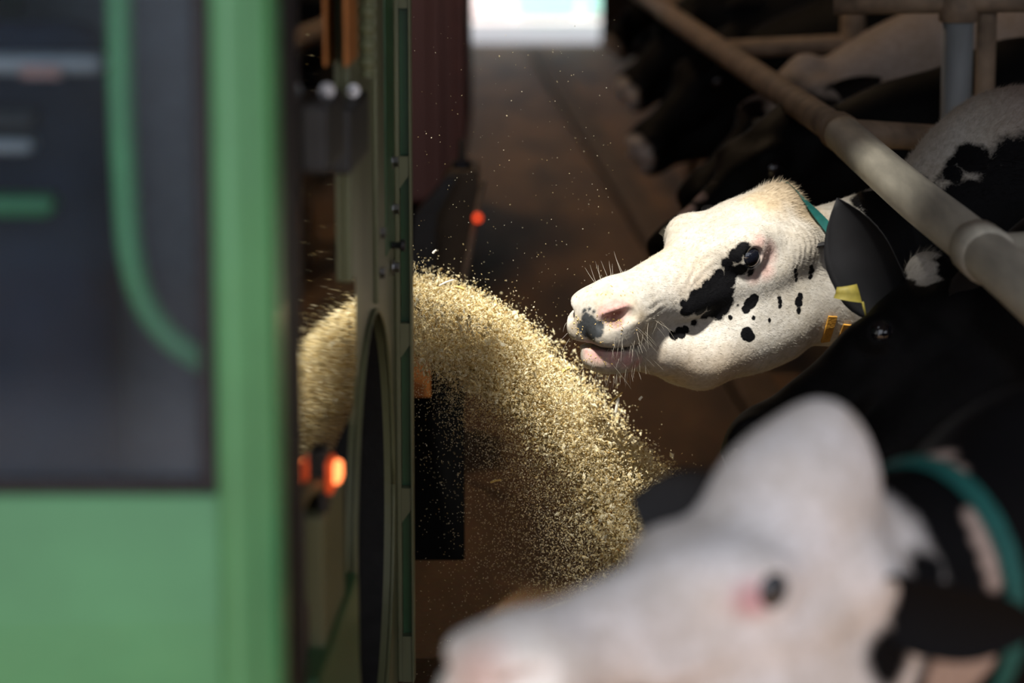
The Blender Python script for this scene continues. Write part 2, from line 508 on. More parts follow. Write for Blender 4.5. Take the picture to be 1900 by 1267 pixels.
wbox('cab_floor', (-1.25, 3.06, 0.85), (XR - 0.04, 3.74, 0.89), M_lgrey, machine)

# --- body side
ZT = 1.85
u0p, _ = side_hit(534, 600); u1p, _ = side_hit(660, 600)
u_end, _ = side_hit(734, 600)
sbox('polished_panel', (u0p - 0.16, -0.02, 0.98), (u1p, 0.0, ZT), M_polish)
# painted rear panel with the wheel arch
ua, _ = side_hit(653, 880); ub, _ = side_hit(725, 880)
uc_, rA = (ua + ub) / 2, (ub - ua) / 2
_, zt_ = side_hit(692, 582)
zc_ = zt_ - rA * 1.06
def arch_panel():
    N = 64
    lo_u, hi_u, lo_z, hi_z = u1p, u_end, 0.28, ZT
    inner, outer = [], []
    for k in range(N):
        th = 2 * math.pi * k / N
        c, s = math.cos(th), math.sin(th)
        inner.append((uc_ + rA * c, zc_ + rA * 1.06 * s))
        tt = 1e9
        if c > 1e-6: tt = min(tt, (hi_u - uc_) / c)
        if c < -1e-6: tt = min(tt, (lo_u - uc_) / c)
        if s > 1e-6: tt = min(tt, (hi_z - zc_) / s)
        if s < -1e-6: tt = min(tt, (lo_z - zc_) / s)
        outer.append((uc_ + tt * c, zc_ + tt * s))
    # pull the nearest outer vertices onto the corners
    for cu in (lo_u, hi_u):
        for cz in (lo_z, hi_z):
            k = min(range(N), key=lambda i: (outer[i][0] - cu) ** 2 + (outer[i][1] - cz) ** 2)
            outer[k] = (cu, cz)
    V, F = [], []
    for v in (0.0, -0.012):
        V += [MP + MU * a + MV * v + EZ * b for a, b in inner]
        V += [MP + MU * a + MV * v + EZ * b for a, b in outer]
    for k in range(N):
        j = (k + 1) % N
        F.append((k, j, N + j, N + k))
        F.append((2 * N + k, 3 * N + k, 3 * N + j, 2 * N + j))
        F.append((k, 2 * N + k, 2 * N + j, j))
        F.append((N + k, N + j, 3 * N + j, 3 * N + k))
    return mesh_obj('wheel_arch_panel', V, F, M_olive, machine)
arch_panel()
# rim of the arch, liner and the wheel
ring = [MP + MU * (uc_ + (rA + 0.006) * math.cos(t)) + EZ * (zc_ + (rA * 1.06 + 0.006) * math.sin(t)) + MV * 0.004 for t in np.linspace(0, 2 * math.pi, 49)]
tube_obj('arch_rim', ring, 0.004, M_olive, machine, 8)
V, F = [], []
for v in (-0.012, -0.34):
    V += [MP + MU * (uc_ + rA * math.cos(2 * math.pi * k / 48)) + EZ * (zc_ + rA * 1.06 * math.sin(2 * math.pi * k / 48)) + MV * v for k in range(48)]
F = [(k, (k + 1) % 48, 48 + (k + 1) % 48, 48 + k) for k in range(48)] + [tuple(range(48, 96))]
mesh_obj('wheel_well', V, F, M_tyre, machine, False)
wc = MP + MU * uc_ + MV * -0.30 + EZ * 0.345
wr = 0.345
wheel = mesh_obj('wheel', *lathe(wc, MV, [(0.19, 0.0), (0.30, 0.0), (wr - 0.012, 0.03), (wr, 0.07), (wr, 0.18), (wr - 0.012, 0.22), (0.30, 0.245), (0.20, 0.235), (0.19, 0.2), (0.05, 0.17), (0.05, 0.2), (0.0, 0.2)], 40), M_tyre, machine, True)
for k in range(28):
    th = 2 * math.pi * k / 28
    d = MU * math.cos(th) + EZ * math.sin(th)
    tn = MU * -math.sin(th) + EZ * math.cos(th)
    bm = bmesh.new()
    frame_box(bm, wc + d * (wr - 0.006), tn, MV, d, (-0.016, 0.05, 0), (0.016, 0.20, 0.014))
    bm_obj('tread_lug', bm, M_tyre, wheel)
# pressed ribs, seams and pillars on the side
def pix_strip(name, x0, x1, y0, y1, v0, v1, m, bevel=0.0):
    ua_, _ = side_hit(x0, (y0 + y1) / 2, v1); ub_, _ = side_hit(x1, (y0 + y1) / 2, v1)
    xm = (x0 + x1) / 2
    _, za = side_hit(xm, y0, v1); _, zb = side_hit(xm, y1, v1)
    return sbox(name, (ua_, v0, zb), (ub_, v1, za), m, machine, bevel)
pix_strip('pillar', 648, 664, -500, 520, 0.0, 0.012, M_olive, 0.003)
pix_strip('seam_channel', 714, 729, -500, 470, 0.0, 0.006, M_dgreen, 0.002)
pix_strip('pillar', 698, 712, -500, 560, 0.0, 0.008, M_olive, 0.003)
pix_strip('orange_strip', 643, 662, -300, 118, 0.012, 0.018, M_orange, 0.002)  # raised orange strip at the top of the pillar
# corrugated cable sleeve beside the orange strip
cp = []
cr = []
for k in range(41):
    u_, z_ = side_hit(682, -40 + k * 4.6, 0.02)
    cp.append(MP + MU * u_ + MV * 0.02 + EZ * z_); cr.append(0.008 + 0.007 * (0.5 + 0.5 * math.cos(k * math.pi / 3.4)))
tube_obj('corrugated_sleeve', cp, cr, M_olive, machine, 10)
# black latch with two bright bolts
la = pix_strip('latch', 607, 640, 180, 305, 0.0, 0.035, M_dark, 0.006)
lb = pix_strip('latch', 650, 684, 185, 305, 0.0, 0.030, M_dark, 0.006)
for (x, y, l) in ((620, 167, la), (668, 167, lb)):
    u_, z_ = side_hit(x, y, 0.03)
    bolt('bolt', MP + MU * (u_ - 0.01) + MV * 0.02 + EZ * z_, -MU + MV * 0.5, 0.007, 0.014, M_chrome, l)
for (x, y) in ((728, 388), (729, 496), (703, 432), (702, 506), (727, 300)):
    u_, z_ = side_hit(x, y, 0.004)
    bolt('bolt', MP + MU * u_ + MV * 0.004 + EZ * z_, MV, 0.010, 0.012, M_chrome, machine)
u_, z_ = side_hit(731, 455, 0.01)
V, F = lathe(MP + MU * u_ + EZ * z_, MV, [(0.0, 0.03), (0.011, 0.03), (0.011, 0.022), (0.006, 0.02), (0.006, 0.0)][::-1], 12)
mesh_obj('lock_knob', V, F, M_dark, machine, True)
# slotted end flange: a plate across the machine's end with long windows over a dark green core
FO = MP + MU * u_end                                   # outer corner
FLV0 = -0.030
def fpix(x, y):
    d = ray(x, y)
    t = (FO - CLOC).dot(MU) / d.dot(MU)
    q = CLOC + d * t
    return (q - FO).dot(MV), q.z
def fbox(name, v0, v1, z0, z1, u0, u1, m, parent=machine, bevel=0.0):
    bm = bmesh.new()
    frame_box(bm, FO, MU, MV, EZ, (u0, v0, z0), (u1, v1, z1), bevel)
    return bm_obj(name, bm, m, parent)
vi, _ = fpix(743, 600); vo, _ = fpix(761, 600); ve, _ = fpix(765, 600); vin = 0.0
flange = fbox('end_flange', vin, vi, 0.28, ZT, -0.004, 0.03, M_olive, machine, 0.002)
fbox('flange_lip', vo, ve, 0.28, ZT, -0.008, 0.03, M_olive, flange, 0.001)
zs = [fpix(752, y)[1] for y in (15, 290, 338, 600, 652, 905, 958, 1180)]
fbox('flange_core', vi - 0.002, vo + 0.002, 0.28, ZT, 0.022, 0.034, M_dgreen, flange)
def bridge(z_hi, z_lo, slant):
    V = []
    for u in (-0.004, 0.028):
        V += [FO + MU * u + MV * vi + EZ * z_hi, FO + MU * u + MV * vo + EZ * z_hi, FO + MU * u + MV * vo + EZ * (z_lo + slant), FO + MU * u + MV * vi + EZ * z_lo]
    F = [(3, 2, 1, 0), (4, 5, 6, 7), (0, 1, 5, 4), (1, 2, 6, 5), (2, 3, 7, 6), (3, 0, 4, 7)]
    return mesh_obj('flange_bridge', V, F, M_olive, flange)
bridge(ZT, zs[0], 0.0)
for i in (1, 3, 5):
    bridge(zs[i], zs[i + 1] - 0.012, 0.026)
bridge(zs[7], 0.28, 0.0)
# body core behind the sheets
sbox('body_core', (u0p - 0.1, -1.45, 0.45), (u_end - 0.02, -0.36, ZT), M_dgreen, machine, 0.01)
sbox('roof_skin', (u0p - 0.1, -1.45, ZT), (u_end, 0.0, ZT + 0.03), M_olive, machine, 0.01)
sbox('rear_sheet', (u_end - 0.02, -1.4, 0.5), (u_end - 0.005, vin - 0.005, ZT), M_dgreen, machine)
# near wheel recess, dark with a curved lip, and the post right of it
ur0, _ = side_hit(536, 1000); ur1, _ = side_hit(592, 1000)
_, zr = side_hit(575, 905)
sbox('recess', (ur0 - 0.2, -0.30, 0.30), (ur1 + 0.02, -0.28, 1.0), M_rubber)
tyre2 = mesh_obj('front_wheel', *lathe(MP + MU * (ur0 + 0.08) + MV * -0.27 + EZ * 0.33, MV, [(0.12, 0.0), (0.29, 0.0), (0.32, 0.03), (0.33, 0.07), (0.33, 0.15), (0.32, 0.19), (0.29, 0.21), (0.14, 0.2), (0.12, 0.16), (0.0, 0.15)], 36), M_tyre, machine, True)
lip = []
for (x, y) in ((528, 1060), (533, 1010), (541, 965), (553, 930), (570, 908), (594, 898)):
    u_, z_ = side_hit(x, y, 0.0)
    lip.append(MP + MU * u_ + EZ * z_)
tube_obj('recess_lip', catmull(lip, 5), 0.011, mat('ochre_edge', (0.17, 0.13, 0.05), 0.5, noise=0.3), machine, 10)
pix_strip('light_post', 601, 640, 915, 1168, -0.03, 0.012, M_olive, 0.004)
pix_strip('mudguard', 592, 668, 1156, 1420, -0.05, 0.02, M_dgreen, 0.008)
sbox('sill', (ur0 - 0.25, -0.05, 0.28), (ur1 + 0.02, -0.01, side_hit(565, 1168)[1]), mat('brown_sill', (0.10, 0.055, 0.045), 0.7, noise=0.3), machine, 0.006)
# side marker lamp on a dark bracket
u_, z_ = side_hit(632, 875, 0.03)
lc = MP + MU * u_ + MV * 0.018 + EZ * z_
brk = sbox('lamp_bracket', (u_ - 0.03, 0.0, z_ - 0.06), (u_ + 0.035, 0.012, z_ + 0.035), M_dark, machine, 0.004)
lam = sbox('marker_lamp', (u_ - 0.03, 0.010, z_ - 0.028), (u_ + 0.03, 0.022, z_ + 0.020), M_lampo, machine, 0.006, 3)
sbox('lamp_core', (u_ - 0.02, 0.014, z_ - 0.015), (u_ + 0.024, 0.032, z_ + 0.014), M_lampc, lam, 0.007, 3)
# discharge chute behind the flange, with a black rubber skirt and an orange strap
CH = at(742, 545, 5.95)
V, F = [], []
prof = [(-0.85, 0.16), (-0.45, 0.12), (-0.15, 0.05), (0.0, 0.0)]
for (dx, dz) in prof:
    for (yy, zz) in ((-0.22, 0.10), (0.22, 0.10), (0.22, -0.12), (-0.22, -0.12)):
        V.append(CH + Vector((dx - 0.03, yy, zz + dz)))
for i in range(3):
    for k in range(4):
        F.append((i * 4 + k, i * 4 + (k + 1) % 4, i * 4 + 4 + (k + 1) % 4, i * 4 + 4 + k))
ch = mesh_obj('discharge_chute', V, F, M_dark, machine)
mo = ch.modifiers.new('thick', 'SOLIDIFY'); mo.thickness = 0.008
s_sk = 6.45
a, b = at(690, 640, s_sk), at(862, 1040, s_sk)
wbox('rubber_skirt', (a.x, s_sk, b.z), (b.x, s_sk + 0.025, a.z), mat('matt_black_skirt', (0.006, 0.006, 0.006), 0.95, spec=0.05), machine, 0.004)
a, b = at(690, 615, s_sk - 0.05), at(800, 742, s_sk - 0.05)
wbox('orange_bracket', (a.x, s_sk - 0.03, b.z), (b.x, s_sk - 0.002, a.z), M_orange, machine, 0.004)
wbox('skirt_arm', (-1.0, s_sk - 0.03, at(760, 600, s_sk).z - 0.03), (at(800, 700, s_sk).x, s_sk + 0.03, at(760, 600, s_sk).z), M_dark, machine, 0.004)
sbox('frame_beam', (u_end - 0.1, -1.0, 0.5), (u_end + 1.2, -0.75, 0.65), M_dark, machine, 0.01)

# ================================================================== dim things further down the alley
st = 11.0
tx = at(864, 200, st).x
tz = at(800, 378, st).z
trailer = thing('trailer', 'maroon box trailer standing far down the alley behind the machine', 'trailer', (tx - 1.0, st + 1.5, 0))
wbox('body', (tx - 2.0, st + 0.02, tz), (tx - 0.02, st + 3.2, 2.7), M_maroon, trailer, 0.02)
for i in range(8):
    xr = tx - 0.14 - i * 0.26
    wbox('rib', (xr, st - 0.02, tz), (xr + 0.05, st + 0.025, 2.7), M_maroon, trailer, 0.008)
wbox('corner_post', (tx - 0.05, st - 0.02, tz - 0.03), (tx, st + 0.05, 2.72), mat('maroon_grey', (0.10, 0.035, 0.03), 0.6, noise=0.2), trailer, 0.008)
wbox('chassis', (tx - 1.8, st + 0.3, tz - 0.14), (tx - 0.3, st + 3.0, tz - 0.005), M_dark, trailer, 0.01)
for (x, y) in ((tx - 0.30, st + 0.9), (tx - 1.9, st + 0.9), (tx - 0.30, st + 2.4), (tx - 1.9, st + 2.4)):
    V, F = lathe(Vector((x, y, 0.3)), EX, [(0.0, 0.0), (0.2, 0.0), (0.29, 0.02), (0.30, 0.06), (0.30, 0.14), (0.29, 0.18), (0.2, 0.2), (0.0, 0.2)], 28)
    mesh_obj('wheel', V, F, M_tyre, trailer, True)
sh = 8.6
hop = thing('hopper', 'brown tapered hopper with a black cap standing beyond the feed jet', 'hopper', (at(840, 480, sh).x, sh + 0.15, 0))
def frustum(name, y_s, m, parent, dep=0.3, s=sh):
    """stacked quads: [(xl, xr, y)] in photo pixels at distance s"""
    V, F = [], []
    for (xl, xr, y) in y_s:
        L, Rr = at(xl, y, s), at(xr, y, s)
        V += [L, Rr, Rr + Vector((0, dep, 0)), L + Vector((0, dep, 0))]
    n = len(y_s)
    for i in range(n - 1):
        for k in range(4):
            F.append((i * 4 + k, i * 4 + 4 + k, i * 4 + 4 + (k + 1) % 4, i * 4 + (k + 1) % 4))
    F.append((0, 1, 2, 3)); F.append(tuple((n - 1) * 4 + k for k in (3, 2, 1, 0)))
    return mesh_obj(name, V, F, m, parent)
frustum('body', [(836, 884, 318), (818, 888, 345), (806, 884, 420), (800, 872, 500), (796, 866, 560)], M_brownmetal, hop)
frustum('frame', [(830, 848, 328), (770, 810, 400), (755, 800, 560), (755, 800, 700)], M_dark, hop, 0.12, sh - 0.05)
yfl = -340 + 0.998 * FPX * CAM_H / sh
frustum('leg', [(800, 815, 555), (802, 816, yfl)], M_dark, hop, 0.03)
frustum('leg', [(848, 862, 555), (846, 860, yfl)], M_dark, hop, 0.03)
c0, c1 = at(857, 318, sh + .1), at(857, 258, sh + .1)
tube_obj('cap', [c0, c0.lerp(c1, 0.3), c0.lerp(c1, 0.36), c1], [0.03, 0.03, 0.014, 0.010], M_rubber, hop, 12)
# leaning marker pole with red lamp
pole = thing('marker_pole', 'thin leaning pole with a small round red lamp', 'marker pole', (at(858, 540, 8.3).x, 8.3, 0))
pa, pb = at(897, 335, 8.3), at(855, 545, 8.3)
pc = pb + (pb - pa) * (pb.z / (pa.z - pb.z))
tube_obj('pole', [pa, pb, pc], 0.010, M_pipe_brown, pole, 10)
lc2 = at(886, 406, 8.26)
V, F = lathe(lc2 + Vector((0, 0.03, 0)), Vector((0, -1, 0)), [(0.0, 0), (0.017, 0), (0.017, 0.02), (0.014, 0.030), (0.0, 0.034)], 18)
mesh_obj('red_lamp', V, F, M_lampr, pole, True)
# ================================================================== cows
def smin(a, b, k):
    h = np.clip(0.5 + 0.5 * (b - a) / k, 0, 1)
    return b + (a - b) * h - k * h * (1 - h)
def smax(a, b, k):
    return -smin(-a, -b, k)
def sd_ell(x, y, z, c, r):
    px, py, pz = (x - c[0]) / r[0], (y - c[1]) / r[1], (z - c[2]) / r[2]
    k0 = np.sqrt(px * px + py * py + pz * pz)
    k1 = np.sqrt((px / r[0]) ** 2 + (py / r[1]) ** 2 + (pz / r[2]) ** 2) + 1e-9
    return k0 * (k0 - 1) / k1
def sd_cone(x, y, z, a, b, ra, rb):
    bx, by, bz = b[0] - a[0], b[1] - a[1], b[2] - a[2]
    L = bx * bx + by * by + bz * bz + 1e-12
    qx, qy, qz = x - a[0], y - a[1], z - a[2]
    h = np.clip((qx * bx + qy * by + qz * bz) / L, 0, 1)
    return np.sqrt((qx - bx * h) ** 2 + (qy - by * h) ** 2 + (qz - bz * h) ** 2) - (ra + (rb - ra) * h)

EYE_C = (0.188, 0.0905, 0.042)      # eyeball centre (left), canonical head: +x muzzle, +y left, +z up
def head_sdf(x, y, z, P):
    """canonical cow head; poll near the origin, muzzle at x = 0.55"""
    ay = np.abs(y)
    ph = P.get('poll', 0.0)
    d = sd_ell(x, y, z, (0.075, 0, 0.01), (0.125, 0.098, 0.105))                       # cranium
    d = smin(d, sd_ell(x, y, z, (0.012 + P.get('poll_x', 0.0), 0, 0.085 + ph * 0.5), (0.055 + P.get('poll_w', 0), 0.058 + P.get('poll_w', 0), 0.062 + ph * 0.5)), 0.05)    # poll
    d = smin(d, sd_ell(x, ay, z, (0.15, 0.045, 0.052), (0.105, 0.055, 0.042)), 0.04)   # forehead
    d = smin(d, sd_ell(x, y, z, (0.085, 0, 0.062), (0.085, 0.075, 0.060)), 0.04)
    if P.get('crown'):
        d = smin(d, sd_ell(x, y, z, (0.070, 0, 0.115), (0.088, 0.090, 0.085)), 0.05)
    d = smin(d, sd_cone(x, y, z, (0.20, 0, -0.010), (0.43, 0, -0.040), 0.080, 0.050), 0.05)  # snout
    d = smin(d, sd_cone(x, y, z, (0.21, 0, 0.046), (0.43, 0, -0.022), 0.032, 0.030), 0.035)  # nasal bone
    d = smin(d, sd_cone(x, ay, z, (0.05, 0.030, -0.115), (0.24, 0.018, -0.160), 0.088, 0.062), 0.05)  # lower jaw
    d = smin(d, sd_cone(x, ay, z, (0.24, 0.018, -0.158), (0.44, 0.0, -0.120), 0.060, 0.034), 0.04)
    d = smin(d, sd_ell(x, ay, z, (0.115, 0.048, -0.085), (0.125, 0.055, 0.110)), 0.05)  # cheek
    d = smin(d, sd_cone(x, ay, z, (0.10, 0.082, 0.000), (0.31, 0.058, -0.050), 0.026, 0.016), 0.03)  # cheekbone
    d = smin(d, sd_ell(x, ay, z, (0.180, 0.078 - P.get('brow', 0), 0.066 - P.get('brow', 0)), (0.046, 0.034, 0.030)), 0.025)    # brow
    d = smin(d, sd_ell(x, ay, z, (0.188, 0.083, 0.040), (0.040, 0.030, 0.036)), 0.018)   # orbit
    d = smin(d, sd_ell(x, ay, z, (0.035, 0.088, 0.035), (0.05, 0.036, 0.045)), 0.03)     # ear root
    d = smin(d, sd_ell(x, y, z, (0.458, 0, -0.048), (0.074, 0.076, 0.064)), 0.035)       # muzzle
    d = smin(d, sd_ell(x, ay, z, (0.484, 0.042, -0.042), (0.042, 0.037, 0.036)), 0.02)   # nostril wings
    d = smin(d, sd_ell(x, ay, z, (0.486, 0.034, -0.076), (0.048, 0.036, 0.032)), 0.02)   # upper lip
    d = smin(d, sd_ell(x, y, z, (0.468, 0, -0.130), (0.056, 0.050, 0.030)), 0.032)       # chin
    # dished cheek under the eye, hollow above the eye
    d = smax(d, -sd_ell(x, ay, z, (0.285, 0.112, -0.045), (0.085, 0.026, 0.050)), 0.04)
    # nostrils: comma-shaped hollows
    d = smax(d, -sd_cone(x, ay, z, (0.528, 0.048, -0.048), (0.488, 0.080, -0.030), 0.0145, 0.0145), 0.008)
    d = smax(d, -sd_cone(x, ay, z, (0.490, 0.080, -0.030), (0.470, 0.090, -0.040), 0.011, 0.005), 0.008)
    # mouth slit
    mz = -0.1030 - (0.49 - x) * 0.06
    slit = np.maximum(np.abs(z - mz) - 0.0045, 0.425 - x)
    if P.get('mouth', 1):
        d = smax(d, -np.maximum(slit, -(0.065 - ay) * 0 + (ay - 0.09)), 0.006)
    # eye opening
    d = smax(d, -sd_ell(x, ay, z, (0.194, 0.118, 0.040), (0.0225, 0.022, 0.0195)), 0.005)
    # lids
    rr = np.sqrt(((x - 0.193) / 1.3) ** 2 + (z - 0.040) ** 2)
    return d

def surface_nets(f, gx, gy, gz):
    nx, ny, nz = f.shape
    ins = f < 0
    c = np.zeros((nx - 1, ny - 1, nz - 1), dtype=np.int8)
    for i in (0, 1):
        for j in (0, 1):
            for k in (0, 1):
                c += ins[i:nx - 1 + i, j:ny - 1 + j, k:nz - 1 + k]
    act = (c > 0) & (c < 8)
    I, J, K = np.nonzero(act)
    idx = -np.ones(act.shape, dtype=np.int64)
    idx[I, J, K] = np.arange(len(I))
    acc = np.zeros((len(I), 3)); cnt = np.zeros(len(I))
    corners = [(i, j, k) for i in (0, 1) for j in (0, 1) for k in (0, 1)]
    for a in corners:
        for ax in range(3):
            if a[ax]: continue
            b = list(a); b[ax] = 1
            fa = f[I + a[0], J + a[1], K + a[2]]; fb = f[I + b[0], J + b[1], K + b[2]]
            m = (fa < 0) != (fb < 0)
            t = np.where(m, fa / np.where(m, fa - fb, 1), 0)
            pa = np.stack([gx[I + a[0]], gy[J + a[1]], gz[K + a[2]]], -1)
            pb = np.stack([gx[I + b[0]], gy[J + b[1]], gz[K + b[2]]], -1)
            acc += np.where(m[:, None], pa + (pb - pa) * t[:, None], 0); cnt += m
    V = acc / cnt[:, None]
    Q = []
    # x edges
    m = ins[:-1, 1:-1, 1:-1] != ins[1:, 1:-1, 1:-1]
    i, j, k = np.nonzero(m); j = j + 1; k = k + 1
    q = np.stack([idx[i, j - 1, k - 1], idx[i, j, k - 1], idx[i, j, k], idx[i, j - 1, k]], -1)
    fl = ins[i, j, k]; q[~fl] = q[~fl][:, ::-1]; Q.append(q)
    m = ins[1:-1, :-1, 1:-1] != ins[1:-1, 1:, 1:-1]
    i, j, k = np.nonzero(m); i = i + 1; k = k + 1
    q = np.stack([idx[i - 1, j, k - 1], idx[i - 1, j, k], idx[i, j, k], idx[i, j, k - 1]], -1)
    fl = ins[i, j, k]; q[~fl] = q[~fl][:, ::-1]; Q.append(q)
    m = ins[1:-1, 1:-1, :-1] != ins[1:-1, 1:-1, 1:]
    i, j, k = np.nonzero(m); i = i + 1; j = j + 1
    q = np.stack([idx[i - 1, j - 1, k], idx[i, j - 1, k], idx[i, j, k], idx[i - 1, j, k]], -1)
    fl = ins[i, j, k]; q[~fl] = q[~fl][:, ::-1]; Q.append(q)
    return V, np.concatenate(Q)

def axis_grid(lo, hi, flo, fhi, h, hmax):
    fine = np.arange(flo, fhi + h, h)
    def grow(start, end, sgn):
        out, p, s = [], start, h
        while (end - p) * sgn > 0:
            s = min(s * 1.22, hmax); p += sgn * s; out.append(p)
        return out
    a = grow(fine[0], lo, -1)[::-1]; b = grow(fine[-1], hi, 1)
    return np.array(a + list(fine) + b, dtype=np.float32)

def fast_mesh(name, V, F, mtl, smooth=True):
    """F: (n, k) array of equal polygons"""
    me = bpy.data.meshes.new(name)
    n, k = F.shape
    me.vertices.add(len(V)); me.vertices.foreach_set('co', np.asarray(V, dtype=np.float32).ravel())
    me.loops.add(n * k); me.loops.foreach_set('vertex_index', F.astype(np.int32).ravel())
    me.polygons.add(n)
    me.polygons.foreach_set('loop_start', np.arange(0, n * k, k, dtype=np.int32))
    me.polygons.foreach_set('use_smooth', np.full(n, smooth))
    me.update(calc_edges=True)
    if mtl: me.materials.append(mtl)
    return me

def hide_mat(name, base, layers, tint=None, folds=None):
    """layers: [(colour, [(centre, radius)], softness, wobble)] in object space, laid over one another"""
    m = bpy.data.materials.new(name)
    m.use_nodes = True
    nt = m.node_tree; N = nt.nodes; L = nt.links
    b = N['Principled BSDF']
    b.inputs['Roughness'].default_value = 0.62
    b.inputs['Specular IOR Level'].default_value = 0.10
    tc = N.new('ShaderNodeTexCoord')
    P0 = tc.outputs['Object']
    def wob(scale, amp):
        n = N.new('ShaderNodeTexNoise'); n.inputs['Scale'].default_value = scale; n.inputs['Detail'].default_value = 3
        L.new(P0, n.inputs['Vector'])
        s = N.new('ShaderNodeVectorMath'); s.operation = 'SUBTRACT'; s.inputs[1].default_value = (0.5, 0.5, 0.5)
        L.new(n.outputs['Color'], s.inputs[0])
        k = N.new('ShaderNodeVectorMath'); k.operation = 'SCALE'; k.inputs['Scale'].default_value = amp
        L.new(s.outputs[0], k.inputs[0])
        return k.outputs[0]
    cache = {}
    def warped(amp):
        if amp not in cache:
            a = N.new('ShaderNodeVectorMath'); a.operation = 'ADD'
            L.new(P0, a.inputs[0]); L.new(wob(28 if amp < 0.05 else 4, amp), a.inputs[1])
            a2 = N.new('ShaderNodeVectorMath'); a2.operation = 'ADD'
            L.new(a.outputs[0], a2.inputs[0]); L.new(wob(190, min(amp * 0.6, 0.012)), a2.inputs[1])
            cache[amp] = a2.outputs[0]
        return cache[amp]
    # base colour, faint yellowish / greyish variation of the coat
    n = N.new('ShaderNodeTexNoise'); n.inputs['Scale'].default_value = 9; n.inputs['Detail'].default_value = 5
    L.new(P0, n.inputs['Vector'])
    r = N.new('ShaderNodeValToRGB')
    r.color_ramp.elements[0].position = 0.35; r.color_ramp.elements[1].position = 0.65
    t2 = tint or [base[0] * 0.86, base[1] * 0.82, base[2] * 0.76]
    r.color_ramp.elements[0].color = (*t2, 1); r.color_ramp.elements[1].color = (*base, 1)
    L.new(n.outputs['Fac'], r.inputs['Fac'])
    cur = r.outputs['Color']
    for (colr, blobs, soft, amp) in layers:
        src = warped(amp)
        acc = None
        for (c, rad) in blobs:
            dn = N.new('ShaderNodeVectorMath'); dn.operation = 'DISTANCE'
            L.new(src, dn.inputs[0]); dn.inputs[1].default_value = c
            sb = N.new('ShaderNodeMath'); sb.operation = 'SUBTRACT'
            L.new(dn.outputs['Value'], sb.inputs[0]); sb.inputs[1].default_value = rad
            if acc is None: acc = sb.outputs[0]
            else:
                mn = N.new('ShaderNodeMath'); mn.operation = 'MINIMUM'
                L.new(acc, mn.inputs[0]); L.new(sb.outputs[0], mn.inputs[1]); acc = mn.outputs[0]
        mr = N.new('ShaderNodeMapRange')
        mr.inputs['From Min'].default_value = soft; mr.inputs['From Max'].default_value = -soft
        L.new(acc, mr.inputs['Value'])
        f = mr.outputs['Result']
        if len(colr) == 4:
            mu = N.new('ShaderNodeMath'); mu.operation = 'MULTIPLY'; mu.inputs[1].default_value = colr[3]
            L.new(f, mu.inputs[0]); f = mu.outputs[0]
        mx = N.new('ShaderNodeMixRGB')
        L.new(f, mx.inputs['Fac']); L.new(cur, mx.inputs[1]); mx.inputs[2].default_value = (*colr[:3], 1)
        cur = mx.outputs['Color']
    # fine darker and lighter hair clumps
    nh = N.new('ShaderNodeTexNoise'); nh.inputs['Scale'].default_value = 75; nh.inputs['Detail'].default_value = 6; nh.inputs['Roughness'].default_value = 0.7
    L.new(P0, nh.inputs['Vector'])
    rh = N.new('ShaderNodeValToRGB')
    rh.color_ramp.elements[0].position = 0.30; rh.color_ramp.elements[0].color = (0.72, 0.70, 0.66, 1)
    rh.color_ramp.elements[1].position = 0.62; rh.color_ramp.elements[1].color = (1, 1, 1, 1)
    L.new(nh.outputs['Fac'], rh.inputs['Fac'])
    mh = N.new('ShaderNodeMixRGB'); mh.blend_type = 'MULTIPLY'; mh.inputs['Fac'].default_value = 1.0
    L.new(cur, mh.inputs[1]); L.new(rh.outputs['Color'], mh.inputs[2]); cur = mh.outputs['Color']
    L.new(cur, b.inputs['Base Color'])
    n3 = N.new('ShaderNodeTexNoise'); n3.inputs['Scale'].default_value = 160; n3.inputs['Detail'].default_value = 4
    L.new(P0, n3.inputs['Vector'])
    n4 = N.new('ShaderNodeTexNoise'); n4.inputs['Scale'].default_value = 22; n4.inputs['Detail'].default_value = 3
    L.new(P0, n4.inputs['Vector'])
    ad = N.new('ShaderNodeMath'); ad.operation = 'MULTIPLY_ADD'; ad.inputs[1].default_value = 0.35
    L.new(n3.outputs['Fac'], ad.inputs[0]); L.new(n4.outputs['Fac'], ad.inputs[2])
    hgt = ad.outputs[0]
    for (fc, frad, fdir, fscale, famp) in (folds or []):      # skin folds: soft ridges across fdir around fc
        dt = N.new('ShaderNodeVectorMath'); dt.operation = 'DOT_PRODUCT'; dt.inputs[1].default_value = tuple(Vector(fdir) * fscale)
        wv = N.new('ShaderNodeVectorMath'); wv.operation = 'ADD'
        L.new(P0, wv.inputs[0]); L.new(wob(14, 0.03), wv.inputs[1])
        L.new(wv.outputs[0], dt.inputs[0])
        sn = N.new('ShaderNodeMath'); sn.operation = 'SINE'; L.new(dt.outputs['Value'], sn.inputs[0])
        ds = N.new('ShaderNodeVectorMath'); ds.operation = 'DISTANCE'; ds.inputs[1].default_value = fc; L.new(P0, ds.inputs[0])
        mk = N.new('ShaderNodeMapRange'); mk.interpolation_type = 'SMOOTHSTEP'
        mk.inputs['From Min'].default_value = frad; mk.inputs['From Max'].default_value = frad * 0.25; mk.inputs['To Max'].default_value = famp
        L.new(ds.outputs['Value'], mk.inputs['Value'])
        ml = N.new('ShaderNodeMath'); ml.operation = 'MULTIPLY_ADD'
        L.new(sn.outputs[0], ml.inputs[0]); L.new(mk.outputs['Result'], ml.inputs[1]); L.new(hgt, ml.inputs[2]); hgt = ml.outputs[0]
    bp = N.new('ShaderNodeBump'); bp.inputs['Strength'].default_value = 0.35; bp.inputs['Distance'].default_value = 0.006
    L.new(hgt, bp.inputs['Height']); L.new(bp.outputs['Normal'], b.inputs['Normal'])
    return m

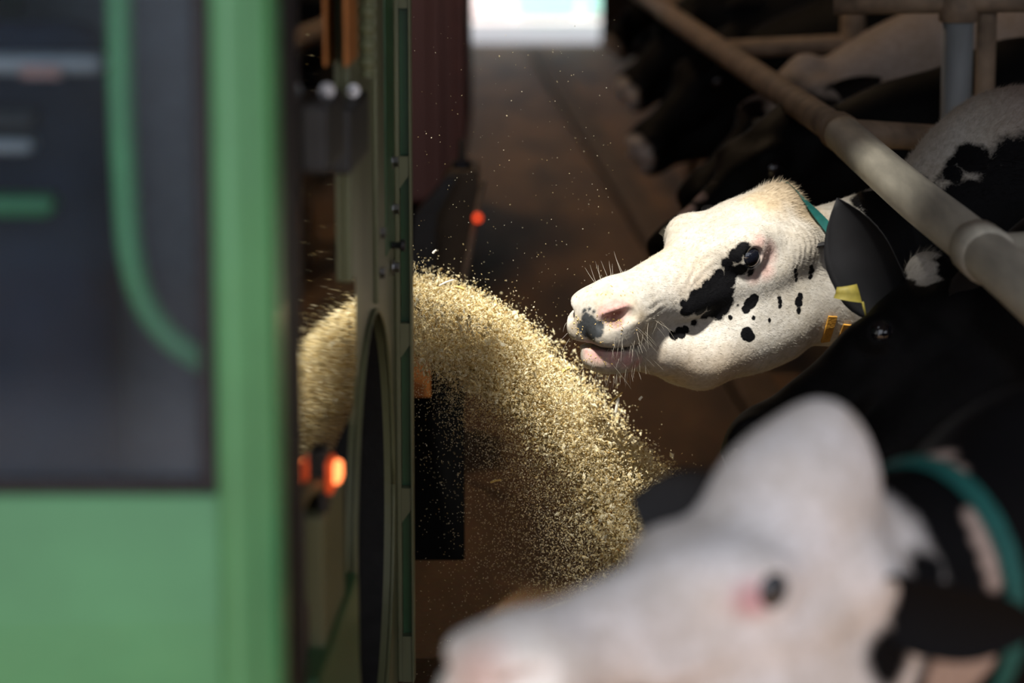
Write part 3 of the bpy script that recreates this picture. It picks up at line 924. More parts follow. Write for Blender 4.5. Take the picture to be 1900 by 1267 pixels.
BLACK = (0.0045, 0.0045, 0.0055)
WHITE = (0.56, 0.535, 0.49)

def ear_mesh(name, base, direction, opening, length, width, m, parent, cup=0.55):
    """cupped leaf-shaped ear in world space"""
    d = Vector(direction).normalized()
    o = Vector(opening); o = (o - d * o.dot(d)).normalized()
    s = d.cross(o)
    nu, nv = 15, 11
    V = []
    for th in (0.0, 1.0):
        for i in range(nu):
            t = i / (nu - 1)
            w = width * 0.5 * (0.42 + 0.58 * math.sin(math.pi * min(1, t * 1.15) ** 0.85) if t < 0.5 else max(0.02, (1 - ((t - 0.5) / 0.5) ** 2.2)) * 1.0)
            for j in range(nv):
                v = -1 + 2 * j / (nv - 1)
                cu = cup * (1 - 0.55 * t)
                ang = v * (0.35 + cu * 1.7)
                y_ = w * math.sin(ang) / math.sin(0.35 + cu * 1.7) if 0.35 + cu * 1.7 < 1.57 else w * math.sin(ang)
                z_ = w * (1 - math.cos(ang)) * 0.9
                droop = -0.12 * length * t * t
                p = Vector(base) + d * (length * t) + s * y_ + o * (z_ + droop - th * 0.006 * (1 - 0.6 * t))
                V.append(p)
    F = []
    for th in (0, 1):
        for i in range(nu - 1):
            for j in range(nv - 1):
                a = th * nu * nv + i * nv + j
                q = (a, a + 1, a + nv + 1, a + nv)
                F.append(q if th == 0 else q[::-1])
    B = nu * nv
    for i in range(nu - 1):
        for j in (0, nv - 1):
            a = i * nv + j
            F.append((a, a + nv, B + a + nv, B + a))
    for j in range(nv - 1):
        a = (nu - 1) * nv + j
        F.append((a, a + 1, B + a + 1, B + a))
    return mesh_obj(name, V, F, m, parent, True)

class Cow:
    pass
def build_cow(label, R, t, sc, yaw, body, neck, h=0.008, params=None, matfn=None, group=None, hmax=0.035):
    """R, t, sc place the canonical head in the world; body = ground point under the withers; neck = [(world point, radius)]"""
    P = params or {}
    R = np.array(R, dtype=float); u_, s_, vt = np.linalg.svd(R); R = u_ @ vt
    t = np.array(t, dtype=float)
    ca, sa = math.cos(yaw), math.sin(yaw)
    Rz = np.array([[ca, -sa, 0], [sa, ca, 0], [0, 0, 1]])
    loc = np.array([body[0], body[1], 0.0])
    Rc = Rz.T @ R; tc = Rz.T @ (t - loc)
    # grid
    cor = np.array([[x, y, z] for x in (-0.10, 0.58) for y in (-0.15, 0.15) for z in (-0.22, 0.17)]) * sc
    cor = cor @ Rc.T + tc
    flo, fhi = cor.min(0) - 0.01, cor.max(0) + 0.01
    fine = axis_grid
    gx = fine(-2.15, fhi[0] + 0.12, flo[0], fhi[0], h, hmax)
    gy = fine(min(-0.62, flo[1] - 0.12), max(0.62, fhi[1] + 0.12), flo[1], fhi[1], h, hmax)
    gz = fine(-0.04, max(1.7, fhi[2] + 0.1), flo[2], fhi[2], h, hmax)
    f = np.full((len(gx), len(gy), len(gz)), 0.6, dtype=np.float32)
    def add(fn, lo, hi, k, mg=0.13):
        sl = tuple(slice(max(0, np.searchsorted(g, lo[i] - mg) - 1), np.searchsorted(g, hi[i] + mg) + 1) for i, g in enumerate((gx, gy, gz)))
        X, Y, Z = gx[sl[0]][:, None, None], gy[sl[1]][None, :, None], gz[sl[2]][None, None, :]
        f[sl] = smin(f[sl], fn(X, Y, Z).astype(np.float32), k)
    def cone(a, b, ra, rb, k=0.08, sq=1.0):
        a, b = np.array(a, float), np.array(b, float)
        A, B = a.copy(), b.copy(); A[1] /= sq; B[1] /= sq
        r = max(ra, rb)
        add(lambda x, y, z: sd_cone(x, y / sq, z, A, B, ra, rb) * (0.5 + 0.5 * sq), np.minimum(a, b) - r, np.maximum(a, b) + r, k)
    W = P.get('withers', 1.38)
    zb = W - 0.42
    # trunk: deep chest, round barrel, narrower loin and hips
    cone((-0.10, 0, zb + 0.03), (-0.55, 0, zb - 0.02), 0.335, 0.37, 0.06, 0.82)
    cone((-0.55, 0, zb - 0.02), (-1.05, 0, zb + 0.0), 0.37, 0.36, 0.06, 0.92)
    cone((-1.05, 0, zb + 0.02), (-1.50, 0, zb + 0.12), 0.34, 0.25, 0.08, 0.9)
    cone((-0.05, 0, W - 0.09), (-1.45, 0, W - 0.07), 0.075, 0.08, 0.12)                 # backline
    cone((0.10, 0, zb - 0.12), (-0.15, 0, zb - 0.22), 0.15, 0.16, 0.10, 0.8)            # brisket
    for s in (-1, 1):
        cone((-1.42, s * 0.22, W - 0.10), (-1.60, s * 0.16, W - 0.16), 0.07, 0.06, 0.08)   # hook and pin bones
        cone((-0.05, s * 0.20, zb + 0.10), (-0.02, s * 0.20, zb - 0.28), 0.15, 0.09, 0.08)  # shoulder
        cone((-0.02, s * 0.19, zb - 0.26), (-0.06, s * 0.19, 0.42), 0.085, 0.056, 0.05)    # foreleg to the knee
        cone((-0.06, s * 0.19, 0.44), (-0.06, s * 0.19, 0.08), 0.048, 0.042, 0.03)         # cannon
        cone((-0.06, s * 0.19, 0.10), (-0.03, s * 0.19, 0.03), 0.048, 0.058, 0.02)
        cone((-1.42, s * 0.20, zb + 0.02), (-1.28, s * 0.22, zb - 0.30), 0.20, 0.12, 0.08)  # thigh, knee forward
        cone((-1.28, s * 0.22, zb - 0.30), (-1.55, s * 0.20, 0.50), 0.11, 0.060, 0.05)      # gaskin to the hock
        cone((-1.55, s * 0.20, 0.52), (-1.50, s * 0.20, 0.08), 0.056, 0.044, 0.03)          # shank
        cone((-1.50, s * 0.20, 0.10), (-1.46, s * 0.20, 0.03), 0.048, 0.058, 0.02)
    cone((-1.18, 0, zb - 0.34), (-1.32, 0, zb - 0.32), 0.13, 0.13, 0.06)                 # udder
    cone((-1.66, 0, W - 0.12), (-1.74, 0, W - 0.55), 0.035, 0.022, 0.04)                # tail
    cone((-1.74, 0, W - 0.55), (-1.72, 0, W - 0.92), 0.022, 0.030, 0.02)
    # neck
    hb = (np.array((0.02, 0, -0.03)) * sc) @ Rc.T + tc
    chain = [((0.02, 0, zb + 0.10), 0.30)] + [(Rz.T @ (np.array(p) - loc), r) for p, r in neck] + [(hb, 0.115 * sc)]
    for (a, ra), (b, rb) in zip(chain[:-1], chain[1:]):
        cone(a, b, ra, rb, 0.09, 0.74)
    # throat
    th = (np.array((0.04, 0, -0.10)) * sc) @ Rc.T + tc
    pa = np.array(chain[-2][0]) * 0.55 + hb * 0.45
    cone(th, pa - np.array((0, 0, 0.03)), 0.07 * sc, 0.11 * sc, 0.07, 0.85)
    def headfn(x, y, z):
        qx, qy, qz = x - tc[0], y - tc[1], z - tc[2]
        X = (qx * Rc[0, 0] + qy * Rc[1, 0] + qz * Rc[2, 0]) / sc
        Y = (qx * Rc[0, 1] + qy * Rc[1, 1] + qz * Rc[2, 1]) / sc
        Z = (qx * Rc[0, 2] + qy * Rc[1, 2] + qz * Rc[2, 2]) / sc
        return head_sdf(X.astype(np.float32), Y.astype(np.float32), Z.astype(np.float32), P) * sc
    add(headfn, flo, fhi, 0.035, 0.05)
    V, Q = surface_nets(f, gx, gy, gz)
    c = Cow(); c.R, c.t, c.sc, c.Rz, c.loc = R, t, sc, Rz, loc
    root = thing('cow', label, 'cow', tuple(loc), group)
    c.root = root
    VW = V @ Rz.T + loc                       # world space
    c.VW, c.Q = VW, Q
    c.bvh = BVHTree.FromPolygons(VW.tolist(), Q.tolist())
    me = fast_mesh('body', VW - loc, Q, None)
    o = bpy.data.objects.new('body', me); COL.objects.link(o); o.parent = root
    c.body = o
    def hw(p):                                 # canonical head point -> world
        return Vector((np.array(p, float) * sc) @ R.T + t)
    def hd(v):
        return Vector(np.array(v, float) @ R.T).normalized()
    c.hw, c.hd = hw, hd
    c.pix = lambda x, y: tuple(np.array(c.bvh.ray_cast(CLOC, ray(x, y))[0] or hw((0.3, 0, 0))) - loc)   # object-space point on the hide
    c.mat = matfn(c)
    me.materials.append(c.mat)
    # eyes
    for s in (1, -1):
        e = hw((EYE_C[0] + 0.003, EYE_C[1] * s, EYE_C[2] - 0.002))
        ax = hd((0.25, s, 0.05))
        pr = [(0.0255 * sc * math.sin(a), 0.0255 * sc * math.cos(a)) for a in np.linspace(math.pi, 0, 15)]
        eb = mesh_obj('eye', *lathe(e, ax, pr, 24), M_eyewhite, root, True)
        pr = [(0.0258 * sc * math.sin(a), 0.0260 * sc * math.cos(a)) for a in np.linspace(0.98, 0.0, 8)]
        mesh_obj('iris', *lathe(e, ax, pr, 24), M_eye, eb, True)
    # hooves
    for (x, y) in ((-0.03, 0.19), (-0.03, -0.19), (-1.46, 0.20), (-1.46, -0.20)):
        pts = [(-0.05, -0.05), (0.03, -0.052), (0.075, -0.03), (0.085, 0.0), (0.075, 0.03), (0.03, 0.052), (-0.05, 0.05)]
        Vh = []
        for (z, k) in ((0.0, 1.12), (0.055, 0.92)):
            for (a, b_) in pts:
                Vh.append(Rz @ np.array((x + a * k, y + b_ * k, z)) + loc)
        n = len(pts)
        Fh = [(i, (i + 1) % n, n + (i + 1) % n, n + i) for i in range(n)] + [tuple(range(n - 1, -1, -1)), tuple(range(n, 2 * n))]
        mesh_obj('hoof', Vh, Fh, M_hoof, root)
    return c

def obj_pt(c, world):
    return tuple(np.array(world, float) - c.loc)
def body_pt(c, p):
    return tuple(c.Rz @ np.array(p, float))
def head_pt(c, p):
    return obj_pt(c, c.hw(p))

def collar(c, centre, normal, width, m, parent, name='collar', r0=0.32, lift=0.006, n=56, names=None):
    """snug strap around the neck: rays shot inward from a ring around centre"""
    nrm = Vector(normal).normalized()
    a = nrm.cross(EZ).normalized(); b = a.cross(nrm)
    rows = []
    for off in (-width / 2, width / 2):
        row = []
        for k in range(n):
            th = 2 * math.pi * k / n
            d = a * math.cos(th) + b * math.sin(th)
            org = Vector(centre) + nrm * off
            hit = c.bvh.ray_cast(org, d, 0.6)[0]
            r = (hit - org).length if hit else 0.2
            row.append(r)
        row = np.array(row)
        row = np.maximum(row, np.median(row) * 0.6)
        for _ in range(2):
            row = np.maximum((np.roll(row, 1) + row * 2 + np.roll(row, -1)) / 4, row)
        rows.append(row)
    V, F = [], []
    for (off, row, ex) in ((-width / 2, rows[0], lift), (width / 2, rows[1], lift), (width / 2, rows[1], lift + 0.004), (-width / 2, rows[0], lift + 0.004)):
        for k in range(n):
            th = 2 * math.pi * k / n
            d = a * math.cos(th) + b * math.sin(th)
            V.append(Vector(centre) + nrm * off + d * (row[k] + ex))
    for q in range(4):
        for k in range(n):
            F.append((q * n + k, q * n + (k + 1) % n, ((q + 1) % 4) * n + (k + 1) % n, ((q + 1) % 4) * n + k))
    return mesh_obj(name, V, F, m, parent, False)

def fur(c, name, count, select, length, width, lift, m, seed=1, jitter=0.35):
    """short hair: slim three-sided blades lying back along the hide"""
    g = np.random.default_rng(seed)
    VW, Q = c.VW, c.Q
    A, B, C_, D = (VW[Q[:, i]] for i in range(4))
    cen = (A + B + C_ + D) / 4
    nr = np.cross(C_ - A, D - B); ar = np.linalg.norm(nr, axis=1) / 2; nr /= (2 * ar[:, None] + 1e-12)
    hp = ((cen - c.t) @ c.R) / c.sc                    # canonical head coordinates
    wgt = ar * select(hp, cen)
    pick = g.choice(len(Q), count, p=wgt / wgt.sum())
    u, v = g.random((count, 1)), g.random((count, 1))
    p = (A[pick] * (1 - u) + B[pick] * u) * (1 - v) + (D[pick] * (1 - u) + C_[pick] * u) * v
    nn = nr[pick]
    h = hp[pick]
    back = -c.R[:, 0][None, :] + 0.15 * g.normal(0, 1, (count, 3)) - 0.35 * c.R[:, 2][None, :] * np.clip((0.05 - h[:, 0:1]) * 8, 0, 1)
    tg = back - nn * (back * nn).sum(1, keepdims=True)
    tg /= np.linalg.norm(tg, axis=1, keepdims=True) + 1e-9
    tg = tg + jitter * g.normal(0, 0.4, (count, 3))
    dirn = tg + nn * lift
    dirn /= np.linalg.norm(dirn, axis=1, keepdims=True)
    ln = (length(h) * (0.6 + 0.8 * g.random(count)))[:, None]
    sd = np.cross(dirn, nn); sd /= np.linalg.norm(sd, axis=1, keepdims=True) + 1e-9
    w = width * (0.7 + 0.6 * g.random((count, 1)))
    p0 = p - nn * 0.001
    Vx = np.stack([p0 - sd * w / 2, p0 + sd * w / 2, p0 + dirn * ln], 1).reshape(-1, 3) - c.loc
    Fx = np.arange(count * 3).reshape(-1, 3)
    me = fast_mesh(name, Vx, Fx, m, False)
    o = bpy.data.objects.new(name, me); COL.objects.link(o); o.parent = c.root
    o['kind'] = 'stuff'
    return o

def hairs(c, name, roots, m, parent, rad=0.00027, kind=True):
    """long single hairs: roots = [(world point, direction, length, bend)]"""
    V, F = [], []
    for (p, d, ln, bend) in roots:
        p = Vector(p); d = Vector(d).normalized()
        pts = [p + d * (ln * k / 4) + Vector(bend) * (k / 4) ** 2 for k in range(5)]
        v, f = tube(pts, [rad, rad, rad * 0.9, rad * 0.7, rad * 0.3], 3, False)
        o_ = len(V); V += v; F += [tuple(i + o_ for i in q) for q in f]
    o = mesh_obj(name, V, F, m, parent, True)
    if kind: o['kind'] = 'stuff'
    return o

# ------------------------------------------------------------------ the white-faced cow in focus
def mat_main(c):
    X = px_at(5.75)
    def P_(lst): return [(c.pix(x, y), r * X) for (x, y, r) in lst]
    eye_patch = [(1380, 462, 15), (1366, 476, 15), (1350, 488, 12), (1390, 492, 10), (1375, 500, 14), (1334, 507, 12), (1342, 528, 19), (1346, 550, 17),
                 (1318, 540, 22), (1293, 558, 22), (1335, 568, 19), (1345, 574, 12), (1276, 574, 15), (1300, 572, 18), (1267, 562, 9), (1322, 580, 12), (1288, 598, 8), (1355, 540, 10), (1356, 505, 15), (1330, 522, 16), (1350, 520, 16), (1326, 560, 20), (1306, 552, 20), (1284, 568, 18), (1352, 562, 13), (1385, 478, 14), (1340, 548, 20), (1310, 584, 12), (1334, 584, 12), (1392, 505, 8)]
    spots = [(1262, 617, 12), (1250, 622, 10), (1272, 612, 8), (1391, 563, 12), (1398, 555, 11), (1384, 574, 9), (1386, 620, 14), (1391, 624, 12),
             (1446, 553, 5), (1447, 560, 6), (1447, 568, 5), (1428, 594, 4.5), (1398, 591, 4.5), (1355, 590, 5), (1370, 567, 3),
             (1482, 561, 11), (1485, 550, 8), (1482, 577, 7), (1476, 502, 6), (1477, 510, 6.5), (1477, 518, 5), (1505, 495, 6), (1505, 503, 7.5), (1503, 514, 6)]
    nose_grey = [(1080, 606, 12), (1090, 616, 16), (1112, 604, 10), (1096, 606, 20), (1086, 592, 12), (1108, 616, 12), (1098, 622, 13), (1092, 574, 5), (1083, 577, 5), (1101, 578, 4)]
    pink = [(c.pix(1142, 577), 0.030), (c.pix(1128, 580), 0.02), (c.pix(1095, 650), 0.016), (c.pix(1110, 655), 0.02), (c.pix(1140, 662), 0.02), (c.pix(1165, 668), 0.018), (c.pix(1180, 676), 0.016)]
    dark_n = [(head_pt(c, (0.51, 0.058 * s, -0.038)), 0.017) for s in (1, -1)] + [(c.pix(1147, 580), 0.010), (c.pix(1128, 588), 0.006)]
    eyep = [(c.pix(1425, 470), 0.026), (c.pix(1410, 450), 0.020), (c.pix(1420, 500), 0.02), (c.pix(1400, 512), 0.014)]
    yellow = [(c.pix(1455, 350), 0.06), (c.pix(1420, 370), 0.05), (c.pix(1490, 380), 0.05), (c.pix(1125, 545), 0.018), (c.pix(1150, 552), 0.016), (c.pix(1172, 566), 0.015),
              (c.pix(1190, 590), 0.014), (c.pix(1195, 615), 0.016), (c.pix(1068, 600), 0.015)]
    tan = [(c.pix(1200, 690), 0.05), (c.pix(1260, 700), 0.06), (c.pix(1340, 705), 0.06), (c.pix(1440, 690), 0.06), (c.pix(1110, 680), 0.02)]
    far = [((0.22, -0.10, 0.0), 0.035), ((0.26, -0.09, -0.03), 0.03), ((0.1, -0.11, -0.1), 0.02), ((0.15, -0.11, -0.06), 0.015)]
    # neck is black from just behind the head, then the trunk is white with black maps
    wpt = lambda x, y, s: obj_pt(c, at(x, y, s))
    neckb = [(wpt(1700, 430, 6.1), 0.135), (wpt(1605, 400, 6.1), 0.055), (wpt(1640, 380, 6.05), 0.07), (wpt(1720, 560, 6.0), 0.11), (wpt(1790, 600, 6.1), 0.20), (wpt(1800, 420, 6.0), 0.10), (wpt(1615, 470, 6.0), 0.05), (wpt(1645, 425, 5.96), 0.065), (wpt(1680, 470, 5.92), 0.085)]
    body_b = [(body_pt(c, p_), r_) for p_, r_ in (((-0.25, 0.30, 1.05), 0.20), ((-0.65, 0.25, 1.30), 0.22), ((-1.2, -0.2, 1.3), 0.3), ((-0.8, 0.35, 0.9), 0.25), ((-0.6, -0.4, 1.0), 0.3))] + [
              (wpt(1790, 290, 6.05), 0.030), (wpt(1765, 300, 6.05), 0.018), (wpt(1815, 305, 6.05), 0.04), (wpt(1770, 330, 6.05), 0.03), (wpt(1745, 335, 6.05), 0.014), (wpt(1850, 330, 6.05), 0.06)]
    trunk = [(body_pt(c, p_), r_) for p_, r_ in (((0.05, 0.0, 1.25), 0.30), ((-0.3, 0.0, 1.2), 0.42), ((-0.8, 0.0, 1.1), 0.5), ((-1.4, 0.0, 1.0), 0.5))]  # shade over the white trunk, painted in as a darker coat
    body_b += [(wpt(1905, 340, 6.1), 0.135), (wpt(1860, 410, 6.05), 0.09), (wpt(1905, 260, 6.1), 0.06)]
    neckw = [(wpt(1603, 372, 6.0), 0.022), (wpt(1625, 345, 6.1), 0.03)]
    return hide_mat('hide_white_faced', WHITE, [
        ((0.50, 0.36, 0.19, 0.60), yellow, 0.022, 0.02),
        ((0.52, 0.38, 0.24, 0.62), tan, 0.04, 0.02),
        ((0.70, 0.44, 0.40, 0.7), eyep, 0.012, 0.006),
        ((0.33, 0.27, 0.235), trunk, 0.06, 0.03),
        (BLACK, neckb, 0.004, 0.03),
        (BLACK, body_b, 0.006, 0.03),
        (WHITE, neckw, 0.004, 0.02),
        ((0.66, 0.36, 0.33, 0.85), pink, 0.010, 0.012),
        (BLACK, P_(eye_patch), 0.0025, 0.016),
        (BLACK, P_(spots) + [(head_pt(c, p), r) for p, r in far], 0.0012, 0.010),
        ((0.055, 0.06, 0.065), P_(nose_grey), 0.003, 0.014),
        ((0.16, 0.06, 0.05, 0.9), dark_n, 0.006, 0.004),
    ], folds=[(c.pix(1508, 450), 0.085, c.hd((1, 0.4, 0.1)), 520, 0.55), (c.pix(1270, 480), 0.09, c.hd((0.6, 0.3, 0.8)), 420, 0.35), (c.pix(1215, 580), 0.05, c.hd((0.1, 0.2, 1.0)), 360, 0.45)])
RM = [[-0.744, 0.668, -0.004], [-0.667, -0.743, -0.053], [-0.038, -0.036, 0.999]]
TM = [0.574, 6.035, 0.975]
cow_main = build_cow('white-faced cow with black eye patch and spots, reaching toward the flying feed', RM, TM, 1.08, math.radians(176), (1.36, 6.22),
    [((1.12, 6.18, 1.06), 0.24), ((0.86, 6.10, 0.935), 0.165)], h=0.0042, matfn=mat_main, group=None)
c = cow_main
# ears of the focus cow: near one folded back, far one behind the poll
ear_mesh('ear', c.hw((0.02, 0.10, 0.03)), c.hd((-0.85, 0.5, -0.05)), c.hd((0.4, 0.5, -0.5)), 0.14, 0.10, M_earblack if 'M_earblack' in globals() else mat('black_ear', (0.012, 0.012, 0.014), 0.7, noise=0.3), c.root)
ear_mesh('ear', c.hw((0.02, -0.10, 0.03)), c.hd((-0.45, -0.85, 0.05)), c.hd((0.5, -0.3, -0.5)), 0.19, 0.11, mat('black_ear', (0.012, 0.012, 0.014), 0.7, noise=0.3), c.root)
def sel_main(hp, cen):
    x, y, z = hp.T
    w = ((x > -0.55) & (x < 0.47)).astype(float)
    w *= np.clip(1 - (x - 0.42) / 0.06, 0, 1)
    de = np.sqrt((x - 0.193) ** 2 + (np.abs(y) - 0.11) ** 2 + (z - 0.04) ** 2)
    w *= np.clip((de - 0.024) / 0.012, 0, 1)
    w *= np.where(x < -0.05, 0.5, 1.0)
    return w
fur(c, 'coat', 90000, sel_main, lambda h: 0.0075 + 0.012 * np.clip((h[:, 2] - 0.09) * 14, 0, 1) * np.clip((0.09 - h[:, 0]) * 12, 0, 1) + 0.010 * np.exp(-((h[:, 0] - 0.0) / 0.05) ** 2) * (h[:, 2] > -0.02), 0.0011, 0.26, c.mat, 5)
# whiskers and lashes
wl = []
for k in range(95):
    a = rng.random()
    s = 1 if rng.random() < 0.75 else -1
    q = c.hw((0.39 + 0.14 * rng.random(), s * 0.10, -0.055 - 0.085 * rng.random()))
    tgt = q + c.hd((0, -s, 0)) * 0.1
    hit = c.bvh.ray_cast(q + (q - tgt) * 0.5, (tgt - q).normalized())
    if hit[0] is None: continue
    wl.append((hit[0], hit[1] * 0.6 + Vector((0, 0, -0.8)) + c.hd((0.35 * rng.normal(), 0, 0)), 0.012 + 0.04 * rng.random() ** 2, Vector((0.006 * rng.normal(), 0.006 * rng.normal(), -0.012))))
for k in range(90):
    q = c.hw((0.43 + 0.08 * rng.random(), rng.normal() * 0.03, -0.22))
    hit = c.bvh.ray_cast(q, c.hd((0, 0, 1)))
    if hit[0] is None: continue
    wl.append((hit[0], hit[1] + c.hd((0.5, 0.4 * rng.normal(), -0.6)), 0.012 + 0.02 * rng.random(), Vector((0, 0, -0.006))))
for k in range(9):
    q = c.hw((0.42 + 0.09 * rng.random(), -0.05 + 0.06 * rng.random(), 0.2))
    hit = c.bvh.ray_cast(q, c.hd((0, 0, -1)))
    if hit[0] is None: continue
    wl.append((hit[0], hit[1] + c.hd((0.3 * rng.normal(), -0.3, 0.3)), 0.02 + 0.03 * rng.random(), c.hd((-0.6, -0.5, 0.1)) * 0.012))
hairs(c, 'whiskers', wl, M_whisker, c.root)
lash = []
for s in (1, -1):
    for k in range(18):
        th = math.radians(25 + 130 * k / 17)
        q = (0.194 + 0.022 * math.cos(th), s * 0.112, 0.042 + 0.021 * math.sin(th))
        lash.append((c.hw(q), c.hd((0.3 * math.cos(th), s * 0.7, 0.8 + 0.1 * rng.normal())), 0.012, c.hd((0.0, 0.3 * s, -0.2)) * 0.004))
hairs(c, 'eyelashes', lash, M_lash, c.root, 0.00015)
# crumbs of feed stuck round the nose and lips
def crumbs(c, name, m):
    g = np.random.default_rng(21)
    V, F = [], []
    for (x, y, sx, sy, n) in ((1074, 612, 7, 22, 26), (1135, 600, 12, 7, 24), (1115, 590, 6, 8, 10), (1100, 668, 22, 5, 26), (1120, 542, 26, 6, 20), (1100, 640, 26, 4, 22), (1160, 612, 16, 10, 10)):
        for _ in range(n):
            h_, n_, _i, _d = c.bvh.ray_cast(CLOC, ray(x + sx * g.normal(), y + sy * g.normal()))
            if h_ is None: continue
            r = 0.0011 + 0.0013 * g.random()
            a = Vector(g.normal(0, 1, 3)).normalized(); b = a.cross(Vector(g.normal(0, 1, 3))).normalized(); d = a.cross(b)
            o_ = len(V)
            for (e, k) in ((a, 1.6), (b, 1.0), (d, 0.6)):
                V.append(h_ + e * r * k); V.append(h_ - e * r * k)
            F += [tuple(o_ + i for i in t) for t in ((0, 2, 4), (2, 1, 4), (1, 3, 4), (3, 0, 4), (2, 0, 5), (1, 2, 5), (3, 1, 5), (0, 3, 5))]
    o = mesh_obj(name, V, F, m, c.root)
    o['kind'] = 'stuff'
crumbs(c, 'feed_crumbs', mat('feed_crumb', (0.60, 0.43, 0.17), 0.7, noise=0.4, nscale=300))
# collars
nk = Vector((0.86, 6.10, 0.935)) - c.hw((0.02, 0, -0.03))
collar(c, c.hw((-0.085, 0, -0.03)), nk.normalized() + c.hd((-1, 0, 0)) + Vector((0, 0, 0.75)), 0.026, M_teal, c.root, 'neck_collar')
def strap(c, name, pts, w, m):
    """flat strap lying on the hide along a row of photo pixels"""
    hits = []
    for (x, y) in pts:
        h_, n_, _, _ = c.bvh.ray_cast(CLOC, ray(x, y))
        if h_ is None: continue
        hits.append((h_, n_ if n_.y < 0 else -n_))
    V, F = [], []
    for i, (p, n_) in enumerate(hits):
        d = (hits[min(i + 1, len(hits) - 1)][0] - hits[max(i - 1, 0)][0]).normalized()
        s_ = d.cross(n_).normalized()
        for (a, b) in ((-1, 0.002), (1, 0.002), (1, 0.007), (-1, 0.007)):
            V.append(p + s_ * (a * w / 2) + n_ * b)
    for i in range(len(hits) - 1):
        for k in range(4):
            F.append((i * 4 + k, i * 4 + (k + 1) % 4, i * 4 + 4 + (k + 1) % 4, i * 4 + 4 + k))
    F.append((0, 1, 2, 3)); F.append(tuple(len(V) - 4 + k for k in (3, 2, 1, 0)))
    return mesh_obj(name, V, F, m, c.root)
strap(c, 'halter_strap', [(1544, 585), (1538, 605), (1530, 630), (1522, 652), (1512, 675), (1503, 700)], 0.020, M_strap)
strap(c, 'halter_strap', [(1572, 600), (1562, 625), (1550, 650), (1538, 680), (1530, 700)], 0.018, M_strap)
# ------------------------------------------------------------------ the black cow reaching down beside her
M_ear = mat('black_ear', (0.022, 0.021, 0.022), 0.7, noise=0.4, nscale=40, bump=0.2, bscale=120)
def head_frame(fwd, up):
    f = Vector(fwd).normalized(); u = Vector(up); u = (u - f * u.dot(f)).normalized(); l = u.cross(f)
    return [[f[i], l[i], u[i]] for i in range(3)]
def place_head(R, sc, canon, world):
    return list(np.array(world, float) - (np.array(canon, float) * sc) @ np.array(R).T)
def mat_black(c):
    w = lambda x, y: c.pix(x, y)
    tuft = [(c.pix(1700, 485), 0.030), (c.pix(1712, 500), 0.032), (c.pix(1722, 520), 0.024), (c.pix(1715, 470), 0.03), (head_pt(c, (0.02, 0.0, 0.17)), 0.035)]
    chin = [(head_pt(c, (0.52, 0.0, -0.10)), 0.06), (head_pt(c, (0.545, -0.04, -0.06)), 0.035)]
    return hide_mat('hide_black', (0.0055, 0.0055, 0.0065), [(WHITE, tuft + chin, 0.004, 0.03), (WHITE, [(body_pt(c, p), r) for p, r in (((-0.9, 0.3, 0.8), 0.2), ((-1.4, 0.1, 1.3), 0.2), ((-0.4, -0.3, 0.8), 0.22))], 0.01, 0.08)], tint=(0.0035, 0.0035, 0.004))
RB = [[-0.903, 0.123, -0.412], [-0.319, -0.835, 0.448], [-0.289, 0.536, 0.793]]
cow_b = build_cow('black cow with white poll tuft and yellow ear tag, head lowered below the rail', RB, [0.865, 5.32, 0.93], 1.02, math.radians(186), (1.62, 5.0),
    [((1.38, 5.1, 1.10), 0.25), ((1.08, 5.25, 1.0), 0.185)], h=0.006, matfn=mat_black, params={'brow': 0.035, 'poll': 0.035})
c = cow_b
eb_, et_ = at(1668, 575, 5.42), at(1550, 388, 5.40)
ear = ear_mesh('ear', eb_, et_ - eb_, Vector((-0.35, -0.75, -0.2)), (et_ - eb_).length * 1.04, 0.145, M_ear, c.root, 0.7)
ear_mesh('ear', c.hw((0.02, 0.10, 0.03)), c.hd((-0.35, 0.9, 0.0)), c.hd((0.6, 0.3, -0.4)), 0.19, 0.12, M_ear, c.root)
# ear tag: a bent yellow plate under the ear with its pin
tq = [at(1553, 533, 5.36), at(1590, 527, 5.36), at(1600, 562, 5.36), at(1547, 553, 5.36)]
V = []
for dy in (0.0, 0.003):
    for k in range(5):
        t_ = k / 4
        a, b = tq[0].lerp(tq[1], t_), tq[3].lerp(tq[2], t_)
        bow = 0.006 * math.sin(math.pi * t_)
        V += [a + Vector((0, dy - bow, 0)), a.lerp(b, 0.5) + Vector((0, dy - bow - 0.003, 0)), b + Vector((0, dy - bow, 0))]
F = []
for L_ in (0, 15):
    for k in range(4):
        for j in range(2):
            a = L_ + k * 3 + j
            F.append((a, a + 1, a + 4, a + 3) if L_ == 0 else (a, a + 3, a + 4, a + 1))
for k in range(4):
    for j in (0, 2):
        a = k * 3 + j
        F.append((a, a + 3, a + 18, a + 15))
for j in range(2):
    for k in (0, 4):
        a = k * 3 + j
        F.append((a, a + 1, a + 16, a + 15))
tagm = mesh_obj('ear_tag', V, F, M_tag, c.root, True)
tagm['label'] = 'yellow plastic ear tag'
tube_obj('tag_pin', [at(1600, 560, 5.365), at(1604, 575, 5.365), at(1608, 594, 5.365)], [0.003, 0.0022, 0.001], M_tag, tagm, 8)
def sel_b(hp, cen):
    x, y, z = hp.T
    return ((x > -0.7) & (x < 0.46)).astype(float)
fur(c, 'coat', 46000, sel_b, lambda h: 0.008 + 0.026 * np.exp(-((h[:, 0]) / 0.06) ** 2) * (h[:, 2] > 0.05), 0.0012, 0.25, c.mat, 8)

